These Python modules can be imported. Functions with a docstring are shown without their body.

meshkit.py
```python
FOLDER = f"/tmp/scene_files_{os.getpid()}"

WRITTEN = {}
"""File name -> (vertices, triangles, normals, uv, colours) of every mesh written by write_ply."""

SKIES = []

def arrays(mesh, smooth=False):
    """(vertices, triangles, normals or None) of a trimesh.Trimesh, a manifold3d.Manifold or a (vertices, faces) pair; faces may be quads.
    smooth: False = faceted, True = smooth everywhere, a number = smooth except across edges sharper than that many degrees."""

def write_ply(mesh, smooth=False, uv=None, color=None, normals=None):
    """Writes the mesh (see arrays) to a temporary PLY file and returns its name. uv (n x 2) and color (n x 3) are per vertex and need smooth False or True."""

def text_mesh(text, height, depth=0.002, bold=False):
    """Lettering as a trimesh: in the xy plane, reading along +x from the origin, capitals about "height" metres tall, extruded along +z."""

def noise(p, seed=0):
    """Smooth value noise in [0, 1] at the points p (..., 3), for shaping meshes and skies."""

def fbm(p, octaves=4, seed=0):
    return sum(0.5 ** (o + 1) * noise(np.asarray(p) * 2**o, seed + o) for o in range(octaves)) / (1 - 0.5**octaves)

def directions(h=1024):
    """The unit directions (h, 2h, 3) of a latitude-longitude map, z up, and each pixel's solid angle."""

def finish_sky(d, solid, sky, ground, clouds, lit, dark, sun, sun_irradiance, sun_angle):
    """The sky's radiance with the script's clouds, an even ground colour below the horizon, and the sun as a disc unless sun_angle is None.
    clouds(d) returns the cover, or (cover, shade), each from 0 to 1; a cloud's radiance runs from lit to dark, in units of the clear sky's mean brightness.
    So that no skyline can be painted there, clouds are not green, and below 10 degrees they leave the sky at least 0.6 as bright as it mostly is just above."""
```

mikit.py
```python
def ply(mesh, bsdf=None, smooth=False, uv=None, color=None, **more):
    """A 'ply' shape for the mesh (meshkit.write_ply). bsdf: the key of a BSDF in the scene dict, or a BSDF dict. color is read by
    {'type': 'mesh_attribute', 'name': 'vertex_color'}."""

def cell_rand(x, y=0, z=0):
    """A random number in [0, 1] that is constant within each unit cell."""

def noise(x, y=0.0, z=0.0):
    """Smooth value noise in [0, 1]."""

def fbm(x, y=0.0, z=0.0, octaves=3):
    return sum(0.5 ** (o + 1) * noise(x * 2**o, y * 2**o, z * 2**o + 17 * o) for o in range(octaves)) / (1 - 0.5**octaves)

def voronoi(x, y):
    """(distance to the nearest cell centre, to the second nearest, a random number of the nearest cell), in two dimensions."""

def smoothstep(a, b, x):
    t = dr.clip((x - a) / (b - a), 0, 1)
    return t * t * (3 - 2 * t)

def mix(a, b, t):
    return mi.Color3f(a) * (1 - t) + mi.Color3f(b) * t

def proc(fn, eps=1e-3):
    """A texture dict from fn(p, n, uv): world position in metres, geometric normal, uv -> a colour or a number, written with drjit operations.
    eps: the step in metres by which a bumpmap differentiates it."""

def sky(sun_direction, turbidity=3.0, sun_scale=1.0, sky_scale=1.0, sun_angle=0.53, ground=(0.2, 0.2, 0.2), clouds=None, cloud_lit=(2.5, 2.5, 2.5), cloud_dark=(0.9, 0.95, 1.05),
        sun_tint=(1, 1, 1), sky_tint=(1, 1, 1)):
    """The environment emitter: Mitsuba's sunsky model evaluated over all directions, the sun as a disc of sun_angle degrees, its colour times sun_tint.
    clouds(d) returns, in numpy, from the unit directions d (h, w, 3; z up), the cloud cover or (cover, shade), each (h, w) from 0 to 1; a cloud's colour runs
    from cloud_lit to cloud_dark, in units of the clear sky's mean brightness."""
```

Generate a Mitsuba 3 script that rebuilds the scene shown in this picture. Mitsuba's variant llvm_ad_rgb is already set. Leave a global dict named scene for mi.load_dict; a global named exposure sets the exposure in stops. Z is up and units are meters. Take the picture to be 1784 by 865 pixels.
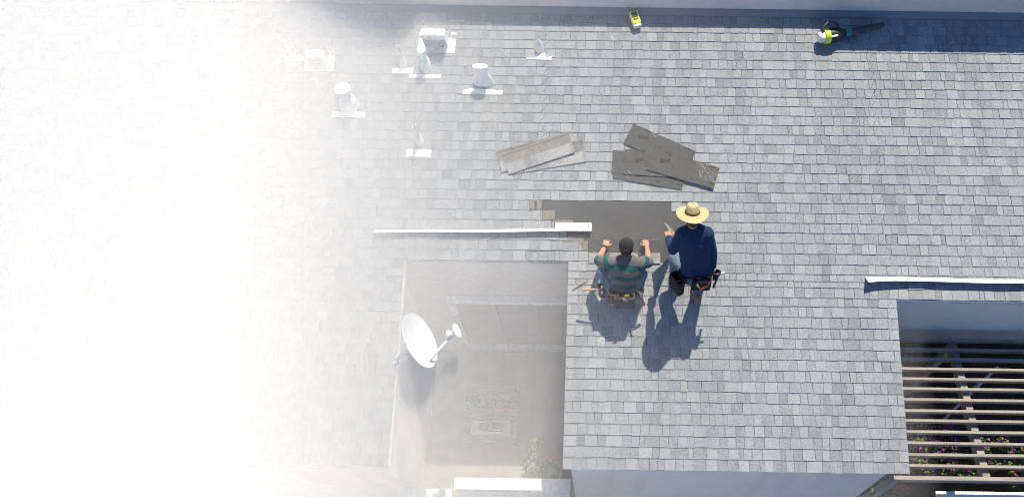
import math, numpy as np, trimesh, mitsuba as mi, drjit as dr, mikit, meshkit
import manifold3d as m3
from mikit import noise, fbm, cell_rand, smoothstep, mix, proc

rng = np.random.default_rng(7)
T = mi.ScalarTransform4f
scene, labels = {'type': 'scene'}, {}

# ------------------------------------------------------------------ camera, sky, exposure
DEP = math.radians(61.4)
F_, W_, H_ = 1400.0, 1784.0, 865.0
CAM = np.array([-0.0392, -2.3892, 12.5275])
fwd = np.array([0, math.cos(DEP), -math.sin(DEP)])
up0 = np.cross([1.0, 0, 0], fwd)
ROLL = 0.014
upv = up0 * math.cos(ROLL) - np.array([1.0, 0, 0]) * math.sin(ROLL)
scene['camera'] = {
    'type': 'perspective', 'fov_axis': 'x', 'fov': 2 * math.degrees(math.atan(W_ / 2 / F_)),
    'near_clip': 0.1, 'far_clip': 3000.0,
    'principal_point_offset_x': -(1063 - 892) / W_, 'principal_point_offset_y': (432 - 432.5) / H_,
    'to_world': T().look_at(origin=CAM.tolist(), target=(CAM + fwd).tolist(), up=upv.tolist())}
SUN = np.array([0.63, 1.89, 3.37])
scene['sky'] = mikit.sky(SUN.tolist(), turbidity=3, sun_tint=(0.94, 1.0, 1.02), sky_scale=0.62, sky_tint=(0.72, 1.0, 1.2))
exposure = 2.56

# ------------------------------------------------------------------ helpers
TH = math.radians(14.04)
CT, ST, EZ = math.cos(TH), math.sin(TH), 2.30
RX, RS, RN = np.array([1.0, 0, 0]), np.array([0, CT, ST]), np.array([0, -ST, CT])
ROOF = np.stack([RX, RS, RN], 1)


def RP(x, s, h=0.0):
    """A point of the roof: across, up the slope from the eave, off the roof."""
    return np.array([x, s * CT - h * ST, EZ + s * ST + h * CT])


def rot(ax, deg):
    return trimesh.transformations.rotation_matrix(math.radians(deg), ax)[:3, :3]


class MB:
    """Collects pieces that become one mesh."""

    def __init__(self):
        self.v, self.f, self.t, self.n = [], [], [], 0

    def add(self, v, f, uv=None):
        v = np.asarray(v, float)
        self.v.append(v); self.f.append(np.asarray(f, int) + self.n)
        self.t.append(np.zeros((len(v), 2)) if uv is None else np.broadcast_to(np.asarray(uv, float), (len(v), 2)))
        self.n += len(v)
        return self

    def box(self, c, size, R=None, uv=None, bev=0.0):
        m = np.array([[x, y, z] for x in (-.5, .5) for y in (-.5, .5) for z in (-.5, .5)]) * np.asarray(size, float)
        if bev:
            h = []
            for p in m:
                s = np.sign(p)
                for a in range(3):
                    q = p.copy()
                    for b in range(3):
                        if b != a:
                            q[b] -= s[b] * bev
                    h.append(q)
            hull = trimesh.convex.convex_hull(np.array(h))
            v, f = np.array(hull.vertices), np.array(hull.faces)
        else:
            v, f = m, BOXF
        if R is not None:
            v = v @ np.asarray(R).T
        return self.add(v + np.asarray(c, float), f, uv)

    def hexa(self, p, uv=None):
        """p: the four bottom corners, then the four top corners, counter-clockwise from above."""
        return self.add(p, HEXF, uv)

    def tube(self, pts, r, n=10, cap=True, uv=None):
        p = np.asarray(pts, float); k = len(p)
        r = np.broadcast_to(np.asarray(r, float), (k,))
        t = np.gradient(p, axis=0); t /= np.linalg.norm(t, axis=1, keepdims=True) + 1e-12
        a = np.cross(t, [0, 0, 1.0] if abs(t[0, 2]) < .9 else [1.0, 0, 0]); a /= np.linalg.norm(a, axis=1, keepdims=True) + 1e-12
        b = np.cross(t, a)
        g = np.arange(n) * 2 * math.pi / n
        v = (p[:, None] + r[:, None, None] * (np.cos(g)[None, :, None] * a[:, None] + np.sin(g)[None, :, None] * b[:, None])).reshape(-1, 3)
        f = []
        for i in range(k - 1):
            for j in range(n):
                q = [i * n + j, i * n + (j + 1) % n, (i + 1) * n + (j + 1) % n, (i + 1) * n + j]
                f += [[q[0], q[1], q[2]], [q[0], q[2], q[3]]]
        if cap:
            v = np.vstack([v, p[:1], p[-1:]])
            for j in range(n):
                f += [[k * n, (j + 1) % n, j], [k * n + 1, (k - 1) * n + j, (k - 1) * n + (j + 1) % n]]
        return self.add(v, f, uv)

    def lathe(self, prof, M=None, c=(0, 0, 0), n=28, sx=1.0, sy=1.0, uv=None):
        """prof: (radius, height) pairs; M: its frame (columns x, y, axis)."""
        g = np.arange(n) * 2 * math.pi / n
        v = np.array([[r * math.cos(a) * sx, r * math.sin(a) * sy, z] for r, z in prof for a in g])
        f = []
        for i in range(len(prof) - 1):
            for j in range(n):
                q = [i * n + j, i * n + (j + 1) % n, (i + 1) * n + (j + 1) % n, (i + 1) * n + j]
                f += [[q[0], q[1], q[2]], [q[0], q[2], q[3]]]
        if M is not None:
            v = v @ np.asarray(M).T
        return self.add(v + np.asarray(c, float), f, uv)

    def mesh(self):
        return trimesh.Trimesh(np.vstack(self.v), np.vstack(self.f), process=False)

    def build(self, key, bsdf, smooth=False):
        if smooth not in (False, True):      # angle smoothing splits vertices: no uv then
            return put(key, self.mesh(), bsdf, smooth)
        return put(key, self.mesh(), bsdf, smooth, np.vstack(self.t))


BOXF = np.array([[0, 1, 3], [0, 3, 2], [4, 6, 7], [4, 7, 5], [0, 4, 5], [0, 5, 1], [2, 3, 7], [2, 7, 6], [0, 2, 6], [0, 6, 4], [1, 5, 7], [1, 7, 3]])
HEXF = np.array([[0, 2, 1], [0, 3, 2], [4, 5, 6], [4, 6, 7], [0, 1, 5], [0, 5, 4], [1, 2, 6], [1, 6, 5], [2, 3, 7], [2, 7, 6], [3, 0, 4], [3, 4, 7]])


def numbered(key):
    if key not in scene and key not in labels and not any(k.startswith(key + '__') for k in scene):
        return key
    i = 1
    while f'{key}_{i:03d}' in scene or f'{key}_{i:03d}' in labels:
        i += 1
    return f'{key}_{i:03d}'


def put(key, mesh, bsdf, smooth=False, uv=None):
    key = numbered(key)
    scene[key] = mikit.ply(mesh, bsdf, smooth=smooth, uv=uv)
    return key


def thing(name, label, cat, group=None):
    key = numbered(name)
    labels[key] = {'label': label, 'category': cat}
    if group:
        labels[key]['group'] = group
    return key


def grid(fn, nu, nv, thick=0.0):
    """A sheet from fn(u, v) -> point with its uv; thick: a second face below it along the mean normal."""
    U, V = np.meshgrid(np.linspace(0, 1, nu), np.linspace(0, 1, nv), indexing='ij')
    p = np.array([[fn(u, v) for v in np.linspace(0, 1, nv)] for u in np.linspace(0, 1, nu)]).reshape(-1, 3)
    idx = np.arange(nu * nv).reshape(nu, nv)
    a, b, c, d = idx[:-1, :-1].ravel(), idx[1:, :-1].ravel(), idx[1:, 1:].ravel(), idx[:-1, 1:].ravel()
    f = np.vstack([np.stack([a, b, c], 1), np.stack([a, c, d], 1)])
    uv = np.stack([U.ravel(), V.ravel()], 1)
    if not thick:
        return p, f, uv
    n = np.cross(p[idx[-1, 0]] - p[idx[0, 0]], p[idx[0, -1]] - p[idx[0, 0]]); n /= np.linalg.norm(n)
    q = p - n * thick
    N = len(p)
    rim = np.concatenate([idx[:, 0], idx[-1, 1:], idx[-2::-1, -1], idx[0, -2:0:-1]])
    nx = np.roll(rim, -1)
    side = np.vstack([np.stack([rim, rim + N, nx + N], 1), np.stack([rim, nx + N, nx], 1)])
    return np.vstack([p, q]), np.vstack([f, f[:, ::-1] + N, side]), np.vstack([uv, uv])


# ------------------------------------------------------------------ materials
def plastic(key, col, rough=0.6, spec=0.3, metallic=0.0, **k):
    scene[key] = {'type': 'twosided', 'bsdf': {'type': 'principled', 'base_color': {'type': 'rgb', 'value': list(col)} if not isinstance(col, dict) else col,
                                               'roughness': rough, 'specular': spec, 'metallic': metallic, **k}}
    return key


def shingle_fn(p, n, uv):
    g = noise(p.x * 75, p.y * 75, p.z * 75) * 0.6 + noise(p.x * 150, p.y * 150, p.z * 150 + 9) * 0.4
    big = fbm(p.x * 0.8, p.y * 0.8, 3.0)
    stain = smoothstep(0.55, 0.8, fbm(p.x * 1.7, p.y * 0.6, 8.0))
    base = mix((0.170, 0.183, 0.204), (0.248, 0.266, 0.291), uv.x)
    rust = smoothstep(0.05, 0.0, dr.abs(p.x + 1.66 + 0.02 * noise(p.y * 9))) * smoothstep(4.35, 4.6, p.y) * smoothstep(5.12, 5.0, p.y) * noise(p.x * 30, p.y * 6, 2.0)
    base = mix(base, (0.3, 0.24, 0.16), rust * 0.6)
    streak = smoothstep(0.5, 0.85, fbm(p.x * 5.0, p.y * 0.35, 2.0))
    base = base * (1 - 0.10 * streak)
    return base * (1 + (g - 0.5) * (0.4 + 0.6 * uv.y)) * (0.93 + 0.14 * big) * (1 - 0.06 * stain)


plastic('m_shingle', proc(shingle_fn), 0.9, 0.2)


def felt_fn(p, n, uv):
    line = smoothstep(0.93, 1.0, noise(p.x * 3, p.y * 60, 0.0))
    dirt = fbm(p.x * 3.1, p.y * 5.3, 1.0, 4)
    specks = smoothstep(0.86, 0.93, noise(p.x * 38, p.y * 38, 2.0))
    return mix((0.04, 0.042, 0.047), (0.06, 0.062, 0.067), dirt) * (1 - 0.25 * line) + mi.Color3f(0.012) * specks


plastic('m_felt', proc(felt_fn), 0.8, 0.3)


def stucco_fn(p, n, uv):
    g = fbm(p.x * 14, p.y * 14, p.z * 14, 4)
    b = fbm(p.x * 0.9, p.y * 0.9, p.z * 0.9 + 4)
    streak = smoothstep(0.55, 0.85, noise(p.x * 5, p.y * 5, p.z * 0.7))
    return mi.Color3f(0.60, 0.568, 0.545) * (0.9 + 0.14 * g) * (0.93 + 0.12 * b) * (1 - 0.06 * streak)


plastic('m_stucco', proc(stucco_fn), 0.9, 0.2)


def white_fn(p, n, uv):
    g = fbm(p.x * 9, p.y * 9, p.z * 9, 3)
    grime = smoothstep(0.5, 0.8, fbm(p.x * 22, p.y * 22, p.z * 7, 4))
    return mix((0.7, 0.7, 0.695), (0.46, 0.45, 0.42), grime * 0.7) * (0.9 + 0.16 * g)


plastic('m_white', proc(white_fn), 0.55, 0.4)


def strip_fn(p, n, uv):
    g = fbm(p.x * 25, p.y * 60, p.z * 25, 4)
    return mix((0.6, 0.6, 0.59), (0.36, 0.33, 0.28), smoothstep(0.62, 0.75, g) * uv.x)


plastic('m_strip', proc(strip_fn), 0.5, 0.4)


def weathered_fn(p, n, uv):
    g = fbm(p.x * 1.6, p.y * 55, p.z * 55, 4)
    k = smoothstep(0.6, 0.8, fbm(p.x * 2.2, p.y * 14, uv.x * 30, 3))
    return mix(mix((0.17, 0.155, 0.14), (0.32, 0.293, 0.265), g), (0.15, 0.135, 0.12), k * 0.6)


plastic('m_wood', proc(weathered_fn), 0.8, 0.2)


def tan_fn(p, n, uv):
    g = fbm(p.x * 40, p.y * 40, p.z * 40, 3)
    return mix((0.12, 0.108, 0.09), (0.22, 0.2, 0.17), g)


plastic('m_old_strip', proc(tan_fn), 0.9, 0.2)


def face_fn(p, n, uv):
    """Loose laminated shingle, granules up: tabs below, tan nailing zone with its adhesive line above."""
    tab = cell_rand(dr.floor(uv.x * 7.3 + noise(uv.x * 4, 3.0)), 5.0)
    g = noise(p.x * 90, p.y * 90, p.z * 90)
    low = mix((0.17, 0.175, 0.19), (0.28, 0.285, 0.295), tab) * (0.75 + 0.5 * g)
    high = mix((0.135, 0.129, 0.119), (0.205, 0.198, 0.187), fbm(p.x * 22, p.y * 22, 1.0))
    edge = 0.47 + 0.03 * noise(uv.x * 9, 1.0)
    c = mix(low, high, smoothstep(edge - 0.01, edge + 0.01, uv.y))
    glue = smoothstep(0.84, 0.87, uv.y) * (1 - smoothstep(0.93, 0.96, uv.y))
    return mix(c, (0.1, 0.1, 0.115), glue * 0.85)


plastic('m_shingle_face', proc(face_fn), 0.9, 0.2)


def back_fn(p, n, uv):
    g = fbm(p.x * 20, p.y * 20, p.z * 20, 4)
    lap = smoothstep(0.49, 0.52, uv.y)
    hole = smoothstep(0.80, 0.86, noise(uv.x * 11, uv.y * 5 + 3, 4.0))
    chalk = smoothstep(0.62, 0.75, fbm(p.x * 5, p.y * 5, 3.0)) * smoothstep(0.55, 0.75, noise(p.x * 90, p.y * 90, 1.0))
    c = mix((0.042, 0.044, 0.048), (0.066, 0.068, 0.071), g)
    c = mix(c, c * mi.Color3f(1.0, 0.98, 0.95), lap)
    c = c * (1 - 0.35 * smoothstep(0.475, 0.49, uv.y) * (1 - smoothstep(0.5, 0.515, uv.y)))
    return mix(c, (0.18, 0.175, 0.17), chalk * 0.8) * (1 - 0.5 * hole)


plastic('m_shingle_back', proc(back_fn), 0.75, 0.3)


def fresh_fn(p, n, uv):
    tab = cell_rand(dr.floor(uv.x * 6.1 + 0.6 * noise(uv.x * 5, 8.0)), 9.0)
    g = noise(p.x * 90, p.y * 90, p.z * 90)
    low = mix((0.13, 0.14, 0.15), (0.27, 0.28, 0.29), tab) * (0.7 + 0.6 * g)
    high = mix((0.022, 0.023, 0.026), (0.04, 0.04, 0.042), fbm(p.x * 22, p.y * 22, 1.0))
    c = mix(low, high, smoothstep(0.44, 0.455, uv.y))
    return c * (0.8 + 0.2 * smoothstep(0.47, 0.5, uv.y))


plastic('m_shingle_fresh', proc(fresh_fn), 0.6, 0.4)


def concrete_fn(p, n, uv):
    g = fbm(p.x * 6, p.y * 6, 1.0, 4)
    joint = smoothstep(0.965, 0.985, dr.maximum(dr.abs(dr.abs((p.x + 40.3) / 1.5 - dr.floor((p.x + 40.3) / 1.5)) - 0.5), dr.abs(dr.abs((p.y + 40) / 1.5 - dr.floor((p.y + 40) / 1.5)) - 0.5)) * 2)
    return mix((0.235, 0.23, 0.222), (0.305, 0.298, 0.288), g) * (1 - 0.04 * joint)


plastic('m_concrete', proc(concrete_fn), 0.9, 0.2)


def soil_fn(p, n, uv):
    g = fbm(p.x * 4, p.y * 4, 1.0, 4)
    return mix((0.035, 0.03, 0.024), (0.085, 0.07, 0.055), g)


plastic('m_soil', proc(soil_fn), 0.95, 0.1)
plastic('m_panel', proc(lambda p, n, uv: mi.Color3f(0.30, 0.29, 0.275) * (0.88 + 0.2 * fbm(p.x * 1.2, p.y, p.z * 9, 3))), 0.6, 0.3)
plastic('m_flashing', (0.16, 0.17, 0.2), 0.45, 0.5, 0.3)
plastic('m_dark', (0.018, 0.018, 0.02), 0.5, 0.4)
plastic('m_darkgrey', (0.05, 0.05, 0.055), 0.5, 0.4)
plastic('m_steel', (0.55, 0.55, 0.56), 0.3, 0.5, 0.9)
plastic('m_yellow', (0.55, 0.62, 0.035), 0.35, 0.5)
plastic('m_teal', (0.01, 0.17, 0.2), 0.4, 0.5)
plastic('m_red', (0.42, 0.03, 0.03), 0.4, 0.5)
plastic('m_orange', (0.6, 0.13, 0.02), 0.5, 0.4)
plastic('m_pencil', (0.6, 0.42, 0.05), 0.5, 0.4)
plastic('m_handle', (0.24, 0.075, 0.045), 0.45, 0.4)
plastic('m_wood_handle', (0.36, 0.25, 0.14), 0.5, 0.4)
plastic('m_dish', proc(lambda p, n, uv: mi.Color3f(0.55, 0.56, 0.58) * (0.93 + 0.14 * fbm(p.x * 9, p.y * 9, p.z * 9))), 0.5, 0.4)
plastic('m_terracotta', proc(lambda p, n, uv: mi.Color3f(0.44, 0.21, 0.13) * (0.75 + 0.5 * fbm(p.x * 20, p.y * 20, p.z * 20))), 0.85, 0.2)
plastic('m_glazed', (0.42, 0.45, 0.3), 0.4, 0.5)
plastic('m_bench', proc(lambda p, n, uv: mi.Color3f(0.2, 0.19, 0.175) * (0.8 + 0.4 * fbm(p.x * 2, p.y * 50, p.z * 50, 3))), 0.8, 0.2)
plastic('m_leaf', proc(lambda p, n, uv: mix((0.022, 0.05, 0.01), (0.10, 0.16, 0.025), uv.x) * (0.8 + 0.4 * noise(p.x * 30, p.y * 30, p.z * 30))), 0.55, 0.4)
plastic('m_flower', proc(lambda p, n, uv: mix((0.13, 0.006, 0.15), (0.36, 0.02, 0.38), uv.x)), 0.6, 0.3)
plastic('m_stem', (0.09, 0.065, 0.04), 0.9, 0.1)
plastic('m_twig', (0.3, 0.24, 0.17), 0.9, 0.1)
plastic('m_skin', proc(lambda p, n, uv: mi.Color3f(0.37, 0.2, 0.13) * (0.86 + 0.24 * fbm(p.x * 35, p.y * 35, p.z * 35))), 0.5, 0.4)
plastic('m_hair', (0.022, 0.017, 0.014), 0.6, 0.4)


def cloth(key, col, amp=0.22, f=28):
    plastic(key, proc(lambda p, n, uv: mi.Color3f(*col) * (1 - amp / 2 + amp * fbm(p.x * f, p.y * f, p.z * f, 3)) * (0.94 + 0.12 * noise(p.x * 260, p.y * 260, p.z * 260))), 0.95, 0.1, sheen=0.3)


cloth('m_navy', (0.018, 0.036, 0.084))
cloth('m_jeans', (0.10, 0.15, 0.22), 0.4, 22)
cloth('m_cap', (0.03, 0.031, 0.034))
cloth('m_belt', (0.022, 0.021, 0.022), 0.5)
cloth('m_leather', (0.085, 0.05, 0.032), 0.7)
cloth('m_belt_grey', (0.07, 0.066, 0.064), 0.6)
cloth('m_boot', (0.15, 0.115, 0.08), 0.4)


def stripe_fn(p, n, uv):
    w = noise(p.x * 260, p.y * 260, p.z * 260)
    t = uv.x
    def band(a, b):
        return smoothstep(a - 0.012, a + 0.012, t) * (1 - smoothstep(b - 0.012, b + 0.012, t))
    g = band(-0.09, 0.09) + band(0.22, 0.345) + band(0.46, 0.57) + band(0.69, 0.79)
    return mix((0.01, 0.088, 0.1), (0.125, 0.115, 0.12), g) * (0.8 + 0.2 * fbm(p.x * 28, p.y * 28, p.z * 28)) * (0.92 + 0.16 * w)


plastic('m_striped', proc(stripe_fn), 0.95, 0.1, sheen=0.3)


def straw_fn(p, n, uv):
    ring = dr.sin(uv.x * 330) * 0.5 + 0.5
    ray = dr.sin(uv.y * 2 * math.pi * 90) * 0.5 + 0.5
    lace = smoothstep(0.6, 0.9, noise(uv.x * 60, uv.y * 120, 1.0))
    return mix((0.27, 0.185, 0.085), (0.5, 0.39, 0.22), 0.35 + 0.3 * ring + 0.2 * ray + 0.15 * noise(p.x * 90, p.y * 90, p.z * 90)) * (1 - 0.3 * lace)


plastic('m_straw', proc(straw_fn), 0.75, 0.3)

# ------------------------------------------------------------------ ground
GZ = -0.457
g = MB(); g.box((0, 0, GZ - 0.054), (1600, 1600, 0.1)); g.build('ground', 'm_soil')
labels['ground'] = {'kind': 'structure', 'label': 'dark bare soil around the house'}
g = MB(); g.box((-1.75, 1.25, GZ - 0.02), (2.6, 2.8, 0.04)); g.build('patio_floor', 'm_concrete')
labels['patio_floor'] = {'kind': 'structure', 'label': 'pale concrete floor of the sunken patio, sunlit at its front left'}

# ------------------------------------------------------------------ the house
HOUSE = thing('house', 'grey shingled low-pitch roof with two notched courtyards and pale stucco walls', 'house')
X0, X1 = -9.6, 9.0                                     # roof across
XL, XR, XP = -2.82, -0.58, 3.755                        # rakes: patio left, patio right, pergola court
SN, SP, STOP = 2.735, 2.252, 6.46                       # notch tops (up the slope), foot of the upper wall
deck = MB()


def slab(x0, x1, s0, s1, h0=-0.14, h1=0.0):
    deck.hexa([RP(x0, s0, h0), RP(x1, s0, h0), RP(x1, s1, h0), RP(x0, s1, h0), RP(x0, s0, h1), RP(x1, s0, h1), RP(x1, s1, h1), RP(x0, s1, h1)])


slab(X0, XL, 0.03, SN); slab(XR, XP, 0.03, SP); slab(XR, XP, SP, SN); slab(XP, X1, SP + .01, SN)
slab(X0, X1, SN, STOP + 0.3)
deck.build(HOUSE + '__roof', 'm_felt')
ROOFK = HOUSE + '__roof'

# courses: bottom lines up the slope
rows = [0.02, 0.163, 0.303, 0.443, 0.584, 0.725, 0.865, 1.005, 1.145, 1.286, 1.427, 1.569, 1.711, 1.853, 1.994, 2.136, 2.253, 2.393, 2.478, 2.578, 2.71, 2.856]
while rows[-1] < STOP - 0.05:
    rows.append(rows[-1] + 0.1428)
rows.append(STOP)
# where the old shingles are torn off: (course bottom about, x from, x to)
torn = {3.428: (-1.15, 0.79), 3.285: (-0.97, 0.98), 3.142: (-0.80, 1.02), 2.999: (-0.63, 0.98), 2.856: (-0.42, 0.86), 2.71: (-0.335, 0.82)}
tabs = []                                              # (centre, corners, uv)
for k, (s0, s1) in enumerate(zip(rows[:-1], rows[1:])):
    hole = next((v for q, v in torn.items() if abs(q - s0) < 0.03), None)
    spans = [(X0, X1)]
    if s0 < SP - 0.02:
        spans = [(X0, XL), (XR, XP)]
    elif s0 < SN - 0.04:
        spans = [(X0, XL), (XR, X1)]
    for (a, b) in spans:
        if a == X0 and b == XL: b += 0.02
        if a == XR: a -= 0.02
        if b == XP: b += 0.02
        x = a - rng.uniform(0, .12) * (a == X0)
        run = 0
        while x < b - 1e-6:
            w = rng.choice([0.065, 0.095, 0.115, 0.135, 0.155, 0.175, 0.215], p=[.08, .16, .2, .2, .17, .12, .07]) * rng.uniform(.92, 1.08)
            x1 = min(x + w, b)
            if b - x1 < 0.05: x1 = b
            pieces = [(x, x1)]
            if hole:
                pieces = [(max(p, x), min(q, x1)) for p, q in ((-99, hole[0]), (hole[1], 99)) if min(q, x1) - max(p, x) > 0.015]
            for (p, q) in pieces:
                thickp = run % 2 == 0
                tone = float(np.clip((rng.normal(.74, .13) if thickp else rng.normal(.42, .2)), 0.02, 1))
                tab_h = (0.0155 if thickp else 0.0128) + rng.uniform(-.001, .0012)
                drop = rng.normal(0, .0022) + 0.004 * math.sin(x * 1.7 + k) * 0.5
                sk = 0.0024 * (x - 1.5)                           # the courses are not quite square to the eave
                lo, hi = s0 + drop + (sk if s0 > 2.9 else 0), min(s1 + 0.028, STOP + .02) + (sk if s0 > 2.9 else 0)
                gap = 0.0012 if rng.random() < .7 else 0.0035
                pts = np.array([RP(p + gap, lo, 0.001), RP(q - gap, lo + rng.normal(0, .0012), 0.001), RP(q - gap, hi, -0.001), RP(p + gap, hi, -0.001),
                                RP(p + gap, lo, tab_h), RP(q - gap, lo, tab_h + rng.normal(0, .0008)), RP(q - gap, hi, 0.0025), RP(p + gap, hi, 0.0025)])
                tabs.append((pts, (tone, float(np.clip(rng.normal(.25 if tone > .55 else .6, .2), 0, 1)))))
            run += 1 if rng.random() < .86 else 2
            x = x1


def project(p):
    q = np.asarray(p) - CAM
    z = q @ fwd; c, s = math.cos(ROLL), math.sin(ROLL)
    a, b = F_ * q[..., 0] / z, -F_ * (q @ up0) / z
    return 1063 + c * a - s * b, 432 + s * a + c * b, z


mid = np.array([t[0][4:].mean(0) for t in tabs])
px, py, pz = project(mid)
wid = np.array([np.linalg.norm(t[0][5] - t[0][4]) for t in tabs])
seen = (px > 500) & (px < 1770) & (py > 10) & (py < 850)
order = np.argsort(-(seen * wid / pz ** 2))
single = set(order[:298].tolist())
rest = MB()
for i, (pts, uv) in enumerate(tabs):
    if i in single:
        one = MB().hexa(pts, uv); one.build(ROOFK + '__shingle', 'm_shingle')
    else:
        rest.hexa(pts, uv)
rest.build(ROOFK + '__shingle_field', 'm_shingle')
labels[ROOFK + '__shingle_field'] = {'kind': 'stuff', 'label': 'the roof courses of grey laminated shingles'}

# underlayment in the torn patch, and stubs of old shingle left round it
def sheet(x0, x1, s0, s1, h, nx=30, ns=18, amp=0.003, seed=0.0):
    return grid(lambda u, v: RP(x0 + (x1 - x0) * u, s0 + (s1 - s0) * v, h + amp * (meshkit.fbm(np.array([[u * 6 * (x1 - x0), v * 6 * (s1 - s0), seed]]))[0])), nx, ns)


m = MB(); p, f, uv = sheet(-1.16, 1.1, 2.70, 3.585, 0.0035, 60, 30); m.add(p, f, uv); m.build(ROOFK + '__underlayment', 'm_felt', True)
labels[ROOFK + '__underlayment'] = {'label': 'exposed black underlayment where shingles were torn off'}
for (a, b, c, d) in [(-1.145, -.985, 3.435, 3.57), (-.965, -.80, 3.29, 3.42), (-.63, -.40, 2.985, 3.06), (-.415, -.34, 2.865, 2.99), (-.80, -.55, 3.25, 3.285), (-.45, -.20, 2.945, 2.975), (.42, .62, 2.99, 3.03)]:
    m = MB(); p, f, uv = grid(lambda u, v: RP(a + (b - a) * u, c + (d - c) * v, 0.009 + .004 * math.sin(u * 5 + a * 9)), 8, 5, 0.004); m.add(p, f, uv); m.build(ROOFK + '__old_shingle_stub', 'm_old_strip')

# walls
WALL = 'm_stucco'
m = MB(); m.box(((XR + 3.55) / 2 + .04, 0.16, (EZ - .06 + GZ) / 2), (3.55 - XR - .08, 0.2, EZ - .06 - GZ)); m.build(HOUSE + '__front_wall', WALL)
labels[HOUSE + '__front_wall'] = {'label': 'shaded stucco wall under the right eave'}
m = MB(); m.box(((X0 - 2.95) / 2, 0.21, (EZ - .05 + GZ) / 2), (-2.95 - X0, 0.2, EZ - .05 - GZ)); m.build(HOUSE + '__front_wall', WALL)


def side_wall(x, y0, y1, thick, key, drop=0.12):
    """A wall along the slope, its top following the roof."""
    z0, z1 = EZ + y0 * ST / CT - drop, EZ + y1 * ST / CT - drop
    m = MB()
    a, b = x - thick / 2, x + thick / 2
    m.hexa([(a, y0, GZ), (b, y0, GZ), (b, y1, GZ), (a, y1, GZ), (a, y0, z0), (b, y0, z0), (b, y1, z1), (a, y1, z1)])
    return m.build(key, WALL)


k = side_wall(-3.05, 0.1, 2.66, 0.2, HOUSE + '__side_wall'); labels[k] = {'label': 'sunlit wall on the left of the patio'}
side_wall(-0.44, 0.265, 2.66, 0.2, HOUSE + '__side_wall')
side_wall(3.45, 0.265, 2.2, 0.2, HOUSE + '__side_wall')
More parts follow.
